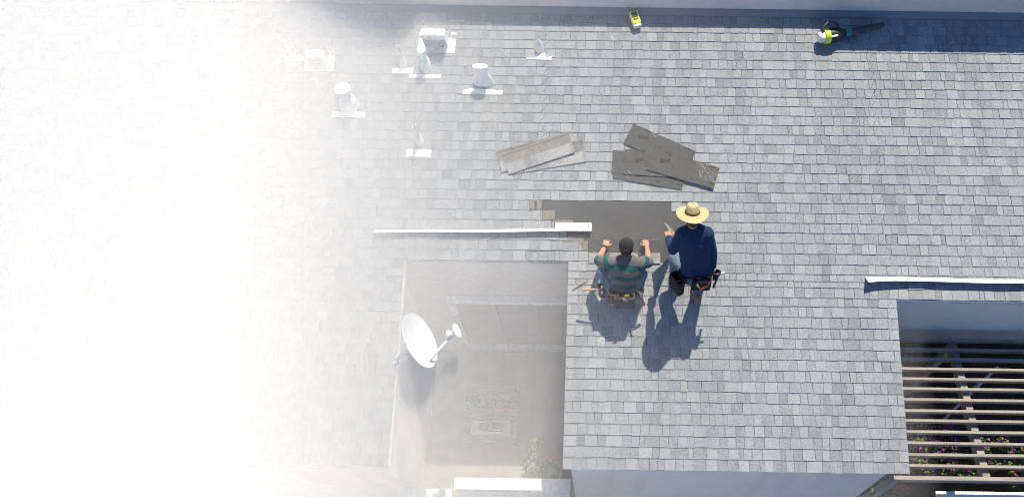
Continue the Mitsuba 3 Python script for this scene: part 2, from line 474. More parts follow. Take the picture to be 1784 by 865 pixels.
# patio back wall with a wide door opening
yb = SN * CT
zt = EZ + SN * ST - .12
m = MB()
DX0, DX1, DZ0, DZ1 = -2.41, -0.5, -0.19, 1.70
m.box(((-2.95 + DX0) / 2, yb + .1, (GZ + zt) / 2), (DX0 + 2.95, .2, zt - GZ))
m.box(((DX0 - .54) / 2, yb + .1, (DZ1 + zt) / 2), (-.54 - DX0, .2, zt - DZ1))
m.box(((DX0 - .54) / 2, yb + .1, (GZ + DZ0) / 2), (-.54 - DX0, .2, DZ0 - GZ))
m.build(HOUSE + '__back_wall', WALL)
labels[HOUSE + '__back_wall'] = {'label': 'shaded stucco wall at the back of the patio'}
DOOR = HOUSE + '__patio_door'
m = MB(); m.box(((DX0 + DX1) / 2, yb + .06, (DZ0 + DZ1) / 2), (DX1 - DX0 - .01, .03, DZ1 - DZ0 - .01)); m.build(DOOR, 'm_panel')
m = MB(); m.box(((DX0 + DX1) / 2, yb - .055, DZ1 + .045), (DX1 - DX0 + .05, .1, .09), bev=.006); m.build(DOOR + '__head_beam', 'm_white')
m = MB(); m.box(((DX0 + DX1) / 2 - .05, yb - .03, DZ0 + .03), (DX1 - DX0 + .1, .06, .06), bev=.006); m.build(DOOR + '__sill', 'm_white')
for xs in (-1.79, -1.16):
    m = MB(); m.box((xs, yb + .035, (DZ0 + DZ1) / 2), (.03, .02, DZ1 - DZ0 - .1)); m.build(DOOR + '__stile', 'm_panel')
# pergola court back wall
ypb = SP * CT
m = MB(); m.box(((3.56 + X1) / 2, ypb + .1, (1.86 + EZ + SP * ST - .1) / 2), (X1 - 3.56, .2, EZ + SP * ST - .1 - 1.86)); m.build(HOUSE + '__court_wall', WALL)
labels[HOUSE + '__court_wall'] = {'label': 'shaded stucco wall above the pergola'}
# rake boards and drip edge
for (x, s0, s1, sx) in ((XL - .01, .03, SN, 1), (XR + .012, .03, SN, -1), (XP - .012, .03, SP, 1)):
    m = MB(); xx = x + .012 * sx
    m.hexa([RP(xx - .011, s0, -.15), RP(xx + .011, s0, -.15), RP(xx + .011, s1, -.15), RP(xx - .011, s1, -.15), RP(xx - .011, s0, -.006), RP(xx + .011, s0, -.006), RP(xx + .011, s1, -.006), RP(xx - .011, s1, -.006)])
    m.build(HOUSE + '__rake_board', 'm_white')
for (x0, x1, s) in ((X0, XL, .024), (XR, XP, .024), (XL, XR, SN - .012), (XP, X1, SP - .006)):
    m = MB(); m.hexa([RP(x0, s - .006, -.1), RP(x1, s - .006, -.1), RP(x1, s + .004, -.1), RP(x0, s + .004, -.1), RP(x0, s - .006, -.004), RP(x1, s - .006, -.004), RP(x1, s + .004, -.004), RP(x0, s + .004, -.004)])
    m.build(HOUSE + '__drip_edge', 'm_white')
# upper wall behind the roof: low in the middle
yw = STOP * CT; zw = EZ + STOP * ST
prof = [(X0 - 2, 1.03), (-2.945, 1.02), (-2.80, .40), (3.06, .36), (3.14, .88), (X1 + 2, .88)]
m = MB()
for (xa, ha), (xb, hb) in zip(prof[:-1], prof[1:]):
    m.hexa([(xa, yw, zw - .6), (xb, yw, zw - .6), (xb, yw + .22, zw - .6), (xa, yw + .22, zw - .6), (xa, yw, zw + ha), (xb, yw, zw + hb), (xb, yw + .22, zw + hb), (xa, yw + .22, zw + ha)])
m.build(HOUSE + '__upper_wall', WALL)
labels[HOUSE + '__upper_wall'] = {'label': 'stucco wall above the top of the roof'}
m = MB(); m.hexa([RP(X0, STOP - .055, .012), RP(X1, STOP - .055, .012), (X1, yw - .004, zw), (X0, yw - .004, zw), RP(X0, STOP - .055, .018), RP(X1, STOP - .055, .018), (X1, yw - .004, zw + .1), (X0, yw - .004, zw + .1)])
m.build(HOUSE + '__wall_flashing', 'm_flashing')
m = MB(); m.box((0, yw + 3.2, zw - .1), (26, 6, .2)); m.build(HOUSE + '__rear_roof', 'm_felt')
m = MB(); m.box((X1 - .1, 2.6, 1.1), (.2, 5.2, 3.1)); m.build(HOUSE + '__end_wall', WALL)
m = MB(); m.box(((X0 + X1) / 2, 4.7, 1.0), (X1 - X0 - .4, 3.5, 2.9)); m.build(HOUSE + '__rear_wall', WALL)

# ------------------------------------------------------------------ roof vents
def plate(m, x, s, w, d=0.10, up=.12):
    m.hexa([RP(x - w / 2, s - d, .004), RP(x + w / 2, s - d, .004), RP(x + w / 2, s + up, .004), RP(x - w / 2, s + up, .004), RP(x - w / 2, s - d, .019), RP(x + w / 2, s - d, .019), RP(x + w / 2, s + up, .008), RP(x - w / 2, s + up, .008)])


def pipe_vent(x, s, h, label, r=.026, lean=(0, 0), w=.36, name='vent_pipe', d=.15):
    t = thing(name, label, 'vent pipe')
    b = RP(x, s, 0); top = b + np.array([lean[0], lean[1], h])
    ax = (top - b) / np.linalg.norm(top - b)
    m = MB(); m.tube([b - ax * .05, b + (top - b) * .5, top], r, 16, cap=False); m.tube([top, top - ax * .06], r * .8, 16, cap=False); m.lathe([(r, 0), (r * .8, 0)], c=top, n=16); m.build(t + '__pipe', 'm_white', 40)
    m = MB(); m.lathe([(0, 0), (r * .79, 0)], c=top - ax * .05, n=16); m.build(t + '__opening', 'm_dark')
    m = MB(); m.lathe([(.068, -.06), (.066, .0), (.056, .06), (r + .014, .13), (r + .004, .16)], c=b, n=20); m.build(t + '__boot', 'm_white', 50)
    m = MB(); plate(m, x, s, w, d, -.06); m.build(t + '__flashing', 'm_white')


def cap_vent(x, s, h, rx, ry, label, w=.4):
    t = thing('flue_vent', label, 'roof vent')
    b = RP(x, s, 0); top = b + np.array([0, 0, h])
    q = .76
    m = MB(); m.lathe([(q, -.05), (q, h - .05)], c=b, n=26, sx=rx, sy=ry); m.build(t + '__pipe', 'm_white', 40)
    m = MB(); m.lathe([(.86, -.07), (1, -.065), (1.03, -.03), (1, -.004), (.93, 0), (0, .002)], c=top, n=32, sx=rx, sy=ry); m.build(t + '__cap', 'm_white', 40)
    m = MB(); m.lathe([(1.5, -.09), (1.42, -.03), (1.16, .09), (.9, .16), (.8, .175)], c=b, n=26, sx=rx, sy=ry); m.build(t + '__boot', 'm_white', 50)
    m = MB(); plate(m, x, s, w, .19, -.1); m.build(t + '__flashing', 'm_white')


def hood_vent(x, s, w, h, label, pw):
    """Square duct hood with a rolled top, open towards the eave."""
    t = thing('hooded_vent', label, 'roof vent')
    d = .13
    prof = [(s + d / 2, -.01)] + [(s + d / 2 - .04 + .04 * math.cos(a), h - .05 + .05 * math.sin(a)) for a in np.linspace(0, math.pi / 2, 5)] + [(s - .02, h), ] + [(s - .02 - .06 * math.sin(a), h - .06 + .06 * math.cos(a)) for a in np.linspace(.3, 2.0, 7)]
    th = .006
    m = MB()
    n = len(prof)
    for (a, b) in zip(prof[:-1], prof[1:]):
        dn = np.array([-(b[1] - a[1]), b[0] - a[0]]); dn = dn / (np.linalg.norm(dn) + 1e-9) * th
        A, B = np.array(a), np.array(b)
        q = [A + dn, B + dn, B, A]
        m.hexa([RP(x - w / 2, *q[0]), RP(x + w / 2, *q[0]), RP(x + w / 2, *q[1]), RP(x - w / 2, *q[1]), RP(x - w / 2, *q[3]), RP(x + w / 2, *q[3]), RP(x + w / 2, *q[2]), RP(x - w / 2, *q[2])])
    m.build(t + '__hood', 'm_white')
    for sx in (-1, 1):
        m = MB(); pl = [(s - .07, -.01), (s + d / 2, -.01), (s + d / 2, h - .05), (s + d / 2 - .03, h - .005), (s - .02, h - .005), (s - .06, h - .03), (s - .07, h - .09)]
        xa = x + sx * (w / 2 - .004)
        vv = [RP(xa - .004, *q) for q in pl] + [RP(xa + .004, *q) for q in pl]
        c = len(pl); ff = [[0, i, i + 1] for i in range(1, c - 1)] + [[c, c + i + 1, c + i] for i in range(1, c - 1)] + [x_ for i in range(c) for x_ in ([i, (i + 1) % c, c + (i + 1) % c], [i, c + (i + 1) % c, c + i])]
        m.add(vv, ff); m.build(t + '__side_panel', 'm_white')
    m = MB(); m.box(RP(x, s + .005, (h - .03) / 2), (w - .02, .01, h - .05), ROOF); m.build(t + '__damper', 'm_dish')
    m = MB(); plate(m, x, s - .03, pw, .13, .2); m.build(t + '__flashing', 'm_white')


pipe_vent(-4.654, 5.744, .28, 'thin white vent pipe leaning left, nearest the left end of the roof', lean=(-.07, .0))
hood_vent(-4.24, 5.60, .235, .26, 'small white hooded vent beside the leaning thin pipe', .42)
cap_vent(-3.752, 4.929, .37, .105, .105, 'round-capped white flue vent standing alone left of the other capped vents', .46)
pipe_vent(-3.041, 5.577, .38, 'tall thin white vent pipe just left of the narrow oval-capped flue', w=.30)
cap_vent(-2.715, 5.553, .36, .058, .085, 'white flue vent with narrow oval cap in front of the large hooded vent', .46)
hood_vent(-2.58, 5.92, .33, .32, 'large white hooded vent under the upper wall', .54)
cap_vent(-1.882, 5.308, .35, .112, .05, 'white flue vent with wide flat oval cap and rust stain below', .56)
pipe_vent(-1.099, 5.843, .17, 'short white vent pipe with dark open top, farthest right of the vents', w=.36, d=.17)
pipe_vent(-2.721, 4.385, .38, 'thin white vent pipe lowest on the slope, below the capped vents', w=.35, d=.22)

# ------------------------------------------------------------------ white rain diverters
def diverter(x0, x1, s0, s1, label, h=.085, lean=.05, flare=0.0):
    t = thing('rain_diverter', label, 'rain diverter')
    n = 24
    def fn(u, v):
        s = s0 + (s1 - s0) * u + .006 * math.sin(u * 9)
        k = 1 + flare * math.exp(-u * 18)
        if v < .5:
            return RP(x0 + (x1 - x0) * u, s + .10 * (1 - v * 2), .012 + .004 * (1 - 2 * v) + .003 * math.sin(u * 23))
        w = (v - .5) * 2
        return RP(x0 + (x1 - x0) * u, s - lean * w * k, .012 + h * w * k + .003 * math.sin(u * 23))
    # only the standing fin shows; its flange is under the course above
    m = MB(); p, f, uv = grid(lambda u, v: fn(u, .5 + v / 2), n, 4, .004); m.add(p, f, np.stack([uv[:, 0] ** 3, uv[:, 1]], 1)); m.build(t + '__fin', 'm_strip')
    return t


d1 = diverter(-3.235, -.295, 3.10, 3.165, 'long white metal strip ending at the torn patch', h=.075, lean=.058)
m = MB(); p, f, uv = grid(lambda u, v: RP(-.79 + .495 * u, 3.15 + .095 * v, .02 + .003 * math.sin(u * 9)), 14, 5, .003); m.add(p, f, np.ones_like(uv) * [1, 0] ); m.build(d1 + '__flange', 'm_strip')
labels[d1 + '__flange'] = {'label': 'bared dirty end of the strip with a nail hole'}
m = MB(); m.lathe([(0, .001), (.011, 0)], M=ROOF, c=RP(-.335, 3.205, .0245), n=10); m.build(d1 + '__nail_hole', 'm_dark')
diverter(3.375, 6.4, 2.545, 2.54, 'white metal strip above the pergola court, with a flared left end', h=.09, lean=.07, flare=.45)

# ------------------------------------------------------------------ loose shingles
def loose(name, label, bl, br, up, h, bsdf, sag=.01, group=None, seed=1.0, thick=.005, curl=0.0):
    """bl, br: bottom corners on the roof; up: its height up the slope; h: height of the four corners bl, br, tl, tr."""
    bl, br = np.array(bl), np.array(br)
    d = br - bl; pn = np.array([-d[1], d[0]]) / np.linalg.norm(d)
    def fn(u, v):
        q = bl + d * u + pn * up * v
        hh = (h[0] * (1 - u) + h[1] * u) * (1 - v) + (h[2] * (1 - u) + h[3] * u) * v
        hh += sag * (meshkit.fbm(np.array([[u * 3, v * 2, seed * 7.7]]))[0]) + curl * (2 * v - 1) ** 2 * u
        return RP(q[0], q[1], hh)
    key = numbered(name)
    m = MB(); p, f, uv = grid(fn, 22, 8, thick); m.add(p, f, uv)
    m.build(key, bsdf)
    labels[key] = {'label': label, 'category': 'roof shingle', **({'group': group} if group else {})}
    return key


loose('loose_shingle', 'loose shingle jutting out right at the bottom of the pile that lies granules up', (-1.34, 3.94), (-.386, 4.128), .33, (.018, .02, .02, .02), 'm_shingle_face', seed=1)
loose('loose_shingle', 'loose shingle with only its left end showing in the pile that lies granules up', (-1.554, 3.949), (-.62, 4.215), .33, (.022, .036, .024, .034), 'm_shingle_face', seed=2)
loose('loose_shingle', 'topmost loose shingle of the pile that lies granules up, tan along its top edge', (-1.447, 3.919), (-.541, 4.255), .315, (.034, .05, .038, .046), 'm_shingle_face', seed=3)
loose('loose_shingle', 'bottom loose shingle of the dark upturned pile, its lower right corner out', (-.018, 3.89), (.938, 3.731), .33, (.018, .018, .02, .02), 'm_shingle_back', seed=4)
loose('loose_shingle', 'dark upturned shingle sticking out farthest left of its pile', (-.03, 3.965), (.92, 3.93), .33, (.026, .026, .026, .028), 'm_shingle_back', seed=5)
loose('loose_shingle', 'level dark upturned shingle under the crossing one', (.132, 3.944), (1.08, 3.90), .37, (.034, .034, .034, .036), 'm_shingle_back', seed=6)
loose('loose_shingle', 'uppermost slanting dark upturned shingle, its left end highest on the slope', (.125, 4.407), (.985, 4.0), .325, (.022, .042, .026, .045), 'm_shingle_back', seed=7)
loose('loose_shingle', 'dark upturned shingle lying across the top of its pile, lower right', (.444, 4.015), (1.367, 3.745), .325, (.05, .045, .052, .03), 'm_shingle_back', seed=8)
loose('fresh_shingle', 'new shingle with black top half under the hands of the man in the striped shirt', (-.33, 2.685), (.635, 2.69), .325, (.018, .02, .02, .024), 'm_shingle_fresh', sag=.006, seed=9, curl=.012)
# the one the man in navy holds up by its edge
key = numbered('held_shingle')
def held(u, v):
    a, b, c = np.array([.70, 2.50, 3.80]), np.array([.64, 2.86, 3.62]), np.array([.80, 2.90, 3.72])
    base = a * (1 - u) + b * u
    side = (np.array([.03, .10, -.62]) * (1 - u) + np.array([.16, .02, -.30]) * u)
    return base + side * v + np.array([.035 * math.sin(u * 3), 0, .03 * math.sin(v * 3)])
m = MB(); p, f, uv = grid(held, 16, 14, .006); m.add(p, f, uv); m.build(key, 'm_old_strip')
labels[key] = {'label': 'curled shingle hanging from the left hand of the man in navy', 'category': 'roof shingle'}

# ------------------------------------------------------------------ people
def sph(p, r, n=18):
    return m3.Manifold.sphere(float(r), n).translate([float(v) for v in p])


def limb(*pr):
    out = m3.Manifold()
    for (a, ra), (b, rb) in zip(pr[:-1], pr[1:]):
        out += m3.Manifold.batch_hull([sph(a, ra), sph(b, rb)])
    return out


def flesh(man, step=.02, it=10, amp=0.0, f=14.0, seed=0.0):
    mm = man.refine_to_length(step).to_mesh()
    t = trimesh.Trimesh(np.array(mm.vert_properties[:, :3], float), np.array(mm.tri_verts), process=True)
    trimesh.smoothing.filter_taubin(t, lamb=.5, nu=.53, iterations=it)
    if amp:
        t.vertices = t.vertices + t.vertex_normals * (meshkit.fbm(np.array(t.vertices) * [f, f * .6, f] + seed)[:, None] * amp)
    return t


def A(*x):
    return np.array(x, float)


def hand(wrist, palm_dir, back, thumb_side, curl=35, spread=5, s=1.0):
    """palm_dir: from the wrist to the knuckles; back: out of the back of the hand; thumb_side: towards the thumb."""
    d = palm_dir / np.linalg.norm(palm_dir)
    t = thumb_side - d * (thumb_side @ d); t /= np.linalg.norm(t)
    n = np.cross(d, t); n = n if n @ back > 0 else -n
    out = m3.Manifold.batch_hull([sph(wrist, .024 * s), sph(wrist + d * .085 * s + t * .03 * s, .0135 * s), sph(wrist + d * .08 * s - t * .032 * s, .012 * s), sph(wrist + d * .02 * s + t * .024 * s, .016 * s), sph(wrist + d * .02 * s - t * .022 * s, .015 * s)])
    for i, (off, ln) in enumerate(((.031, .07), (.010, .078), (-.011, .072), (-.031, .056))):
        p = wrist + d * .088 * s + t * off * s
        a = math.radians((1.2 - i) * spread); dd = d * math.cos(a) + t * math.sin(a)
        pts = [p]; ang = curl * .5
        for q in (.45, .32, .23):
            r_ = math.radians(ang); p = p + (dd * math.cos(r_) - n * math.sin(r_)) * ln * q * s; pts.append(p); ang += curl
        rr = (.0105, .0098, .0088, .0075)
        out += limb(*[(pt, r * s) for pt, r in zip(pts, rr)])
    p = wrist + d * .025 * s + t * .024 * s
    q = p + (d * .6 + t * .8 - n * .25) * .042 * s
    w = q + (d * .9 + t * .25 - n * .3) * .036 * s
    out += limb((p, .0145 * s), (q, .0115 * s), (w, .009 * s))
    return out


def head_mesh(c, face, up, s=1.0):
    """An adult head: skull, jaw, nose, ears; eye sockets and mouth as hollows."""
    f = face / np.linalg.norm(face); u = up - f * (up @ f); u /= np.linalg.norm(u); r = np.cross(f, u)
    P = lambda a, b, d: c + (r * a + f * b + u * d) * s
    m = m3.Manifold.batch_hull([sph(P(0, -.025, .03), .088 * s), sph(P(0, .02, .03), .078 * s)])
    m += m3.Manifold.batch_hull([sph(P(0, .02, .0), .068 * s), sph(P(.03, .045, -.06), .032 * s), sph(P(-.03, .045, -.06), .032 * s), sph(P(0, .062, -.085), .026 * s)])
    m += m3.Manifold.batch_hull([sph(P(0, .092, .01), .008 * s), sph(P(0, .108, -.028), .014 * s), sph(P(.014, .092, -.032), .009 * s), sph(P(-.014, .092, -.032), .009 * s)])
    m += m3.Manifold.batch_hull([sph(P(.026, .078, -.066), .008 * s), sph(P(-.026, .078, -.066), .008 * s), sph(P(0, .088, -.066), .011 * s)])
    for e in (-1, 1):
        m -= sph(P(.032 * e, .105, .012), .018 * s)
        m += sph(P(.032 * e, .083, .012), .0125 * s)
        m += m3.Manifold.batch_hull([sph(P(.078 * e, -.01, .018), .011 * s), sph(P(.086 * e, -.02, .012), .012 * s), sph(P(.079 * e, -.012, -.02), .008 * s)])
    return m, P


def boot(t, ankle, toe, name='boot'):
    d = toe - ankle; d[2] = 0; d /= np.linalg.norm(d)
    d = d - RN * (d @ RN); d /= np.linalg.norm(d)
    sole = ankle - RN * (((ankle - RP(0, 0, .016)) @ RN))
    heel = sole - d * .055
    m = m3.Manifold.batch_hull([sph(heel + RN * .045, .042), sph(sole + d * .09 + RN * .045, .043), sph(sole + d * .16 + RN * .035, .034), sph(ankle + RN * .05, .05), sph(ankle - d * .01 + RN * .1, .05)])
    k = put(t + '__' + name, flesh(m, .016, 6), 'm_boot', True)
    fl = MB(); side = np.cross(d, RN)
    pts = [heel - side * .04, heel + side * .04, sole + d * .13 + side * .046, sole + d * .19 + side * .02, sole + d * .19 - side * .02, sole + d * .13 - side * .046]
    v = [q + RN * .001 for q in pts] + [q + RN * .022 for q in pts]
    c = 6; ff = [[0, i + 1, i] for i in range(1, c - 1)] + [[c, c + i, c + i + 1] for i in range(1, c - 1)] + [x_ for i in range(c) for x_ in ([i, (i + 1) % c, c + (i + 1) % c], [i, c + (i + 1) % c, c + i])]
    fl.add(v, ff); fl.build(k + '__sole', 'm_dark')


def pouch(key, c, R, w, d, h, bsdf, lip=.012):
    """An open-topped tool pouch with a rounded belly; R: columns across, out, up."""
    o = m3.Manifold.batch_hull([sph(A(sx * (w / 2 - .02), sy * d / 2, z), .02) for sx in (-1, 1) for sy, z in ((0, h / 2), (1, h / 2), (0, -h / 2 + .02), (.7, -h / 2 + .02))])
    i = m3.Manifold.batch_hull([sph(A(sx * (w / 2 - .025), sy * d / 2, z), .014) for sx in (-1, 1) for sy, z in ((.1, h / 2 + .06), (.95, h / 2 + .06), (.1, -h / 2 + .05), (.65, -h / 2 + .05))])
    m = (o - i)
    t = flesh(m, .018, 3, .006, 30.0, c[0])
    t.vertices = np.array(t.vertices) @ np.asarray(R).T + c
    return put(key, t, bsdf, True)


def frame(out, up):
    u = up / np.linalg.norm(up); o = out - u * (out @ u); o /= np.linalg.norm(o)
    return np.stack([np.cross(o, u), o, u], 1)


def hammer(label, head_c, axis, side, handle_bsdf, L=.31):
    """axis: from the head down the handle; side: the way the face points."""
    t = thing('hammer', label, 'hammer')
    a = axis / np.linalg.norm(axis); s = side - a * (side @ a); s /= np.linalg.norm(s); n = np.cross(a, s)
    m = MB(); m.tube([head_c + a * .0, head_c + a * .10], .009, 10); m.tube([head_c + s * .02, head_c + s * .04, head_c + s * .045, head_c + s * .065], [.011, .010, .014, .014], 12)
    m.tube([head_c + s * .025, head_c - s * .01, head_c - s * .045 + a * .008, head_c - s * .075 + a * .03], [.012, .013, .009, .004], 8)
    m.build(t + '__head', 'm_steel', 40)
    m = MB(); m.tube([head_c + a * .095, head_c + a * .13, head_c + a * (L - .05), head_c + a * (L - .01), head_c + a * L], [.012, .0145, .0155, .017, .012], 12); m.build(t + '__handle', handle_bsdf, 40)
    return t


# ---- the man in navy, stooping on bent knees
J = dict(head=(0.916, 2.436, 4.449), neck=(0.941, 2.402, 4.321), shL=(0.809, 2.357, 4.259), shR=(1.109, 2.361, 4.260), elL=(0.730, 2.293, 3.933), haL=(0.689, 2.539, 3.795), elR=(1.205, 2.271, 3.928), haR=(1.238, 2.210, 3.683), hipL=(0.969, 2.131, 3.563), hipR=(1.127, 2.133, 3.563), knL=(0.795, 2.451, 3.413), anL=(0.826, 2.294, 2.964), toL=(0.799, 2.409, 2.952), knR=(1.221, 2.484, 3.441), anR=(1.113, 2.133, 2.923), toR=(1.088, 2.247, 2.912))
J = {k: A(*v) for k, v in J.items()}
P2 = thing('person', 'worker in a navy long-sleeved top and straw hat stooping with his back turned', 'person')
hip = (J['hipL'] + J['hipR']) / 2; spine = J['neck'] - hip
chest = hip + spine * .72; waist = hip + spine * .22
acr = (J['shR'] - J['shL']); acr /= np.linalg.norm(acr); front = np.cross(spine, acr); front = front / np.linalg.norm(front); front = front if front[1] > 0 else -front
fdir = A(-.12, .75, -.66); hup = A(0, .66, .75)
hm, HP = head_mesh(J['head'] + A(0, .015, -.03), fdir, hup)
body = hm + limb((J['neck'] - spine * .04, .062), (J['head'] - A(0, .02, .05), .055))
body += m3.Manifold.batch_hull([sph(chest - acr * .11, .085), sph(chest + acr * .11, .085), sph(waist - acr * .07, .085), sph(waist + acr * .07, .085), sph(J['shL'] + acr * .05, .05), sph(J['shR'] - acr * .05, .05)])
body += m3.Manifold.batch_hull([sph(waist - acr * .06, .085), sph(waist + acr * .06, .085), sph(J['hipL'], .09), sph(J['hipR'], .09)])
for s in 'LR':
    wr = J['ha' + s]
    body += limb((J['sh' + s], .05), (J['el' + s], .038), (wr, .026)) + limb((J['hip' + s], .08), (J['kn' + s], .055), (J['an' + s], .038))
body += hand(J['haL'], A(-.01, .09, -.02), A(-.3, .1, 1), A(.9, .25, .3), 42) + hand(J['haR'], A(.01, -.02, -.1), A(.9, -.2, 0), A(0, 1, 0), 38)
scene[P2 + '__body'] = mikit.ply(flesh(body, .009, 5), 'm_skin', smooth=True)
c = m3.Manifold()
c += m3.Manifold.batch_hull([sph(chest - acr * .112, .098), sph(chest + acr * .112, .098), sph(chest - front * .03, .11), sph(waist - acr * .08, .096), sph(waist + acr * .08, .096), sph(J['shL'] + acr * .02, .06), sph(J['shR'] - acr * .02, .06), sph(J['neck'] - spine * .03, .064)])
c += m3.Manifold.batch_hull([sph(waist - acr * .085, .10), sph(waist + acr * .085, .10), sph(hip - acr * .09 + spine * .06, .105), sph(hip + acr * .09 + spine * .06, .105)])
for s in 'LR':
    sh, el, wr = J['sh' + s], J['el' + s], J['ha' + s]
    c += limb((sh - spine * .02, .070), (sh * .4 + el * .6, .060), (el, .052), (el * .6 + wr * .4, .050), (el * .1 + wr * .9, .040))
t = flesh(c, .018, 8)
v = np.array(t.vertices)
along = ((v - hip) @ spine) / (spine @ spine)
wr_ = meshkit.fbm(v * [16, 10, 26] + 3) * .017 + np.sin(along * 34 + 6 * meshkit.fbm(v * 5)) * .004 * np.clip(1 - along * 1.2, 0, 1)
t.vertices = v + t.vertex_normals * wr_[:, None]
put(P2 + '__shirt', t, 'm_navy', True)
c = m3.Manifold.batch_hull([sph(hip - acr * .085 + spine * .1, .098), sph(hip + acr * .085 + spine * .1, .098), sph(J['hipL'] - front * .03, .10), sph(J['hipR'] - front * .03, .10)])
for s in 'LR':
    c += limb((J['hip' + s], .098), (J['kn' + s] * .55 + J['hip' + s] * .45, .084), (J['kn' + s], .068), (J['kn' + s] * .55 + J['an' + s] * .45 - front * .012, .066), (J['an' + s] + A(0, 0, .04), .052))
put(P2 + '__jeans', flesh(c, .018, 6, .014, 20.0, 2.0), 'm_jeans', True)
for s in 'LR':
    boot(P2, J['an' + s].copy(), J['to' + s].copy())
# straw hat, tipped forward
ax = A(-.04, .50, .86); ax /= np.linalg.norm(ax); hx = np.cross([0, 1, 0], ax); hx /= np.linalg.norm(hx); HM = np.stack([hx, np.cross(ax, hx), ax], 1)
hc = HP(0, -.012, .075)
n = 56
prof = [(.0, .118), (.03, .121), (.052, .117), (.068, .10), (.076, .07), (.083, .03), (.09, .008), (.105, .002), (.14, -.006), (.17, -.012), (.193, -.010), (.195, -.014), (.17, -.017), (.105, -.004), (.086, .0), (.078, .03), (.07, .07), (.05, .108), (0, .112)]
g_ = np.arange(n) * 2 * math.pi / n
v, uvs = [], []
for i, (r, z) in enumerate(prof):
    for a in g_:
        pinch = -.022 * math.exp(-((math.sin(a)) ** 2) * 3) * (1 if .04 < r < .075 and z > .05 else 0) * max(0, math.sin(a)) if False else 0
        dz = (.016 * math.cos(2 * a) + .006 * math.sin(3 * a + 1)) * max(0, (r - .09) / .1)
        dent = -.03 * math.exp(-((r * math.cos(a)) / .018) ** 2) * math.exp(-((r * math.sin(a) - .01) / .05) ** 2) if z > .1 and i < 4 or z > .1 else 0
        v.append(hc + HM @ A(r * math.cos(a) * 0.98, r * math.sin(a) * (1.08 if r > .1 else 1.12), z + dz + dent)); uvs.append((r if r > .09 else z * .9 + .3, a / (2 * math.pi)))
f = [x_ for i in range(len(prof) - 1) for j in range(n) for x_ in ([i * n + j, (i + 1) * n + j, (i + 1) * n + (j + 1) % n], [i * n + j, (i + 1) * n + (j + 1) % n, i * n + (j + 1) % n])]
m = MB(); m.add(v, f, np.array(uvs)); m.build(P2 + '__hat', 'm_straw', True)
m = MB(); m.lathe([(.0925, .010), (.0905, .012), (.0865, .030), (.087, .0305), (.094, .010)], M=HM, c=hc, n=40, sx=.99, sy=1.12); m.build(P2 + '__hat__band', 'm_leather', 40)
hairm = m3.Manifold.batch_hull([sph(HP(0, -.03, .03), .092), sph(HP(0, -.055, -.035), .06)])
put(P2 + '__hair', flesh(hairm, .015, 4), 'm_hair', True)
# tool belt
bc = hip + spine * .09
def belt_ring(center, ax, rx, ry, h, th, frontv, side):
    g_ = np.linspace(0, 2 * math.pi, 41)[:-1]
    u = ax / np.linalg.norm(ax); prof_ = [(1, -h / 2), (1 + th, -h / 2), (1 + th, h / 2), (1, h / 2), (1, -h / 2)]
    fr = frontv - u * (frontv @ u); fr /= np.linalg.norm(fr); sd = np.cross(fr, u)
    m = MB(); m.lathe(prof_, M=np.stack([sd, fr, u], 1), c=center, n=40, sx=rx, sy=ry)
    return m, sd, fr, u
m, sd, fr, uu = belt_ring(bc, spine, .203, .122, .062, .1, front, acr)
if sd @ acr < 0: sd = -sd
BELT = P2 + '__tool_belt'
m.build(BELT, 'm_belt', 40)
back = -fr
pouch(BELT + '__pouch', bc + back * .135 + sd * .055 - A(0, 0, .105), frame(back + A(0, 0, .35), A(0, .10, 1)), .23, .12, .20, 'm_belt')
pouch(BELT + '__pouch', bc + back * .10 - sd * .215 - A(0, .0, .12), frame(back * .5 - sd + A(0, 0, .3), A(0, .1, 1)), .21, .14, .27, 'm_belt')
pouch(BELT + '__pouch', bc - sd * .255 + back * .02 - A(0, -.03, .20), frame(-sd + back * .3, A(0, .1, 1)), .12, .08, .15, 'm_belt')
pouch(BELT + '__pouch', bc + back * .06 + sd * .235 - A(0, 0, .05), frame(sd + back * .6, A(0, .1, 1)), .10, .06, .11, 'm_belt')
m = MB(); m.box(bc + back * .132 + sd * .02 + A(0, 0, .0), (.06, .012, .05), frame(back, uu), bev=.004); m.build(BELT + '__back_pad', 'm_belt_grey')
q0 = bc + back * .20 + sd * .055 - A(0, 0, .0)
for dx, dy, mat, nm, lab, tilt in ((.075, -.01, 'm_red', 'utility_knife', 'red utility knife in the back pouch of the man in navy', .3), (-.045, -.02, 'm_pencil', 'tape_roll', 'yellow tool in the back pouch of the man in navy', -.6), (.01, -.045, 'm_red', 'marker_pen', 'red marker lying low in the back pouch of the man in navy', 1.2)):
    t = thing(nm, lab, 'tool'); a = A(math.sin(tilt) * .8, .15, .75)
    c0 = q0 + sd * dx + A(0, dy, -.035 + dy)
    m = MB(); m.tube([c0 - a * .05, c0 + a * .03, c0 + a * .05], [.012, .012, .007], 10); m.build(t + '__barrel', mat, 40)
    m = MB(); m.tube([c0 + a * .051, c0 + a * .06], [.006, .004], 8); m.build(t + '__tip', 'm_darkgrey', 40)
t = thing('folded_note', 'white slip of paper in the left pouch of the man in navy', 'paper')
m = MB(); c0 = bc + back * .14 - sd * .235 - A(0, 0, .0); p, f, uv = grid(lambda u, v: c0 + A(.045 * (u - .5), -.02 * v + .01 * u, .05 * v - .02 + .008 * math.sin(3 * u)), 5, 4, .002); m.add(p, f, uv)
del labels[t]; t = numbered('folded_note'); m.build(t, 'm_white'); labels[t] = {'label': 'white slip of paper in the left pouch of the man in navy', 'category': 'paper'}
hammer('hammer with black grip hanging at the right hip of the man in navy', bc + sd * .275 + back * .06 - A(0, 0, .02), A(-.10, -.10, -1), A(1, .25, .1), 'm_dark', .33)
m3cut = None

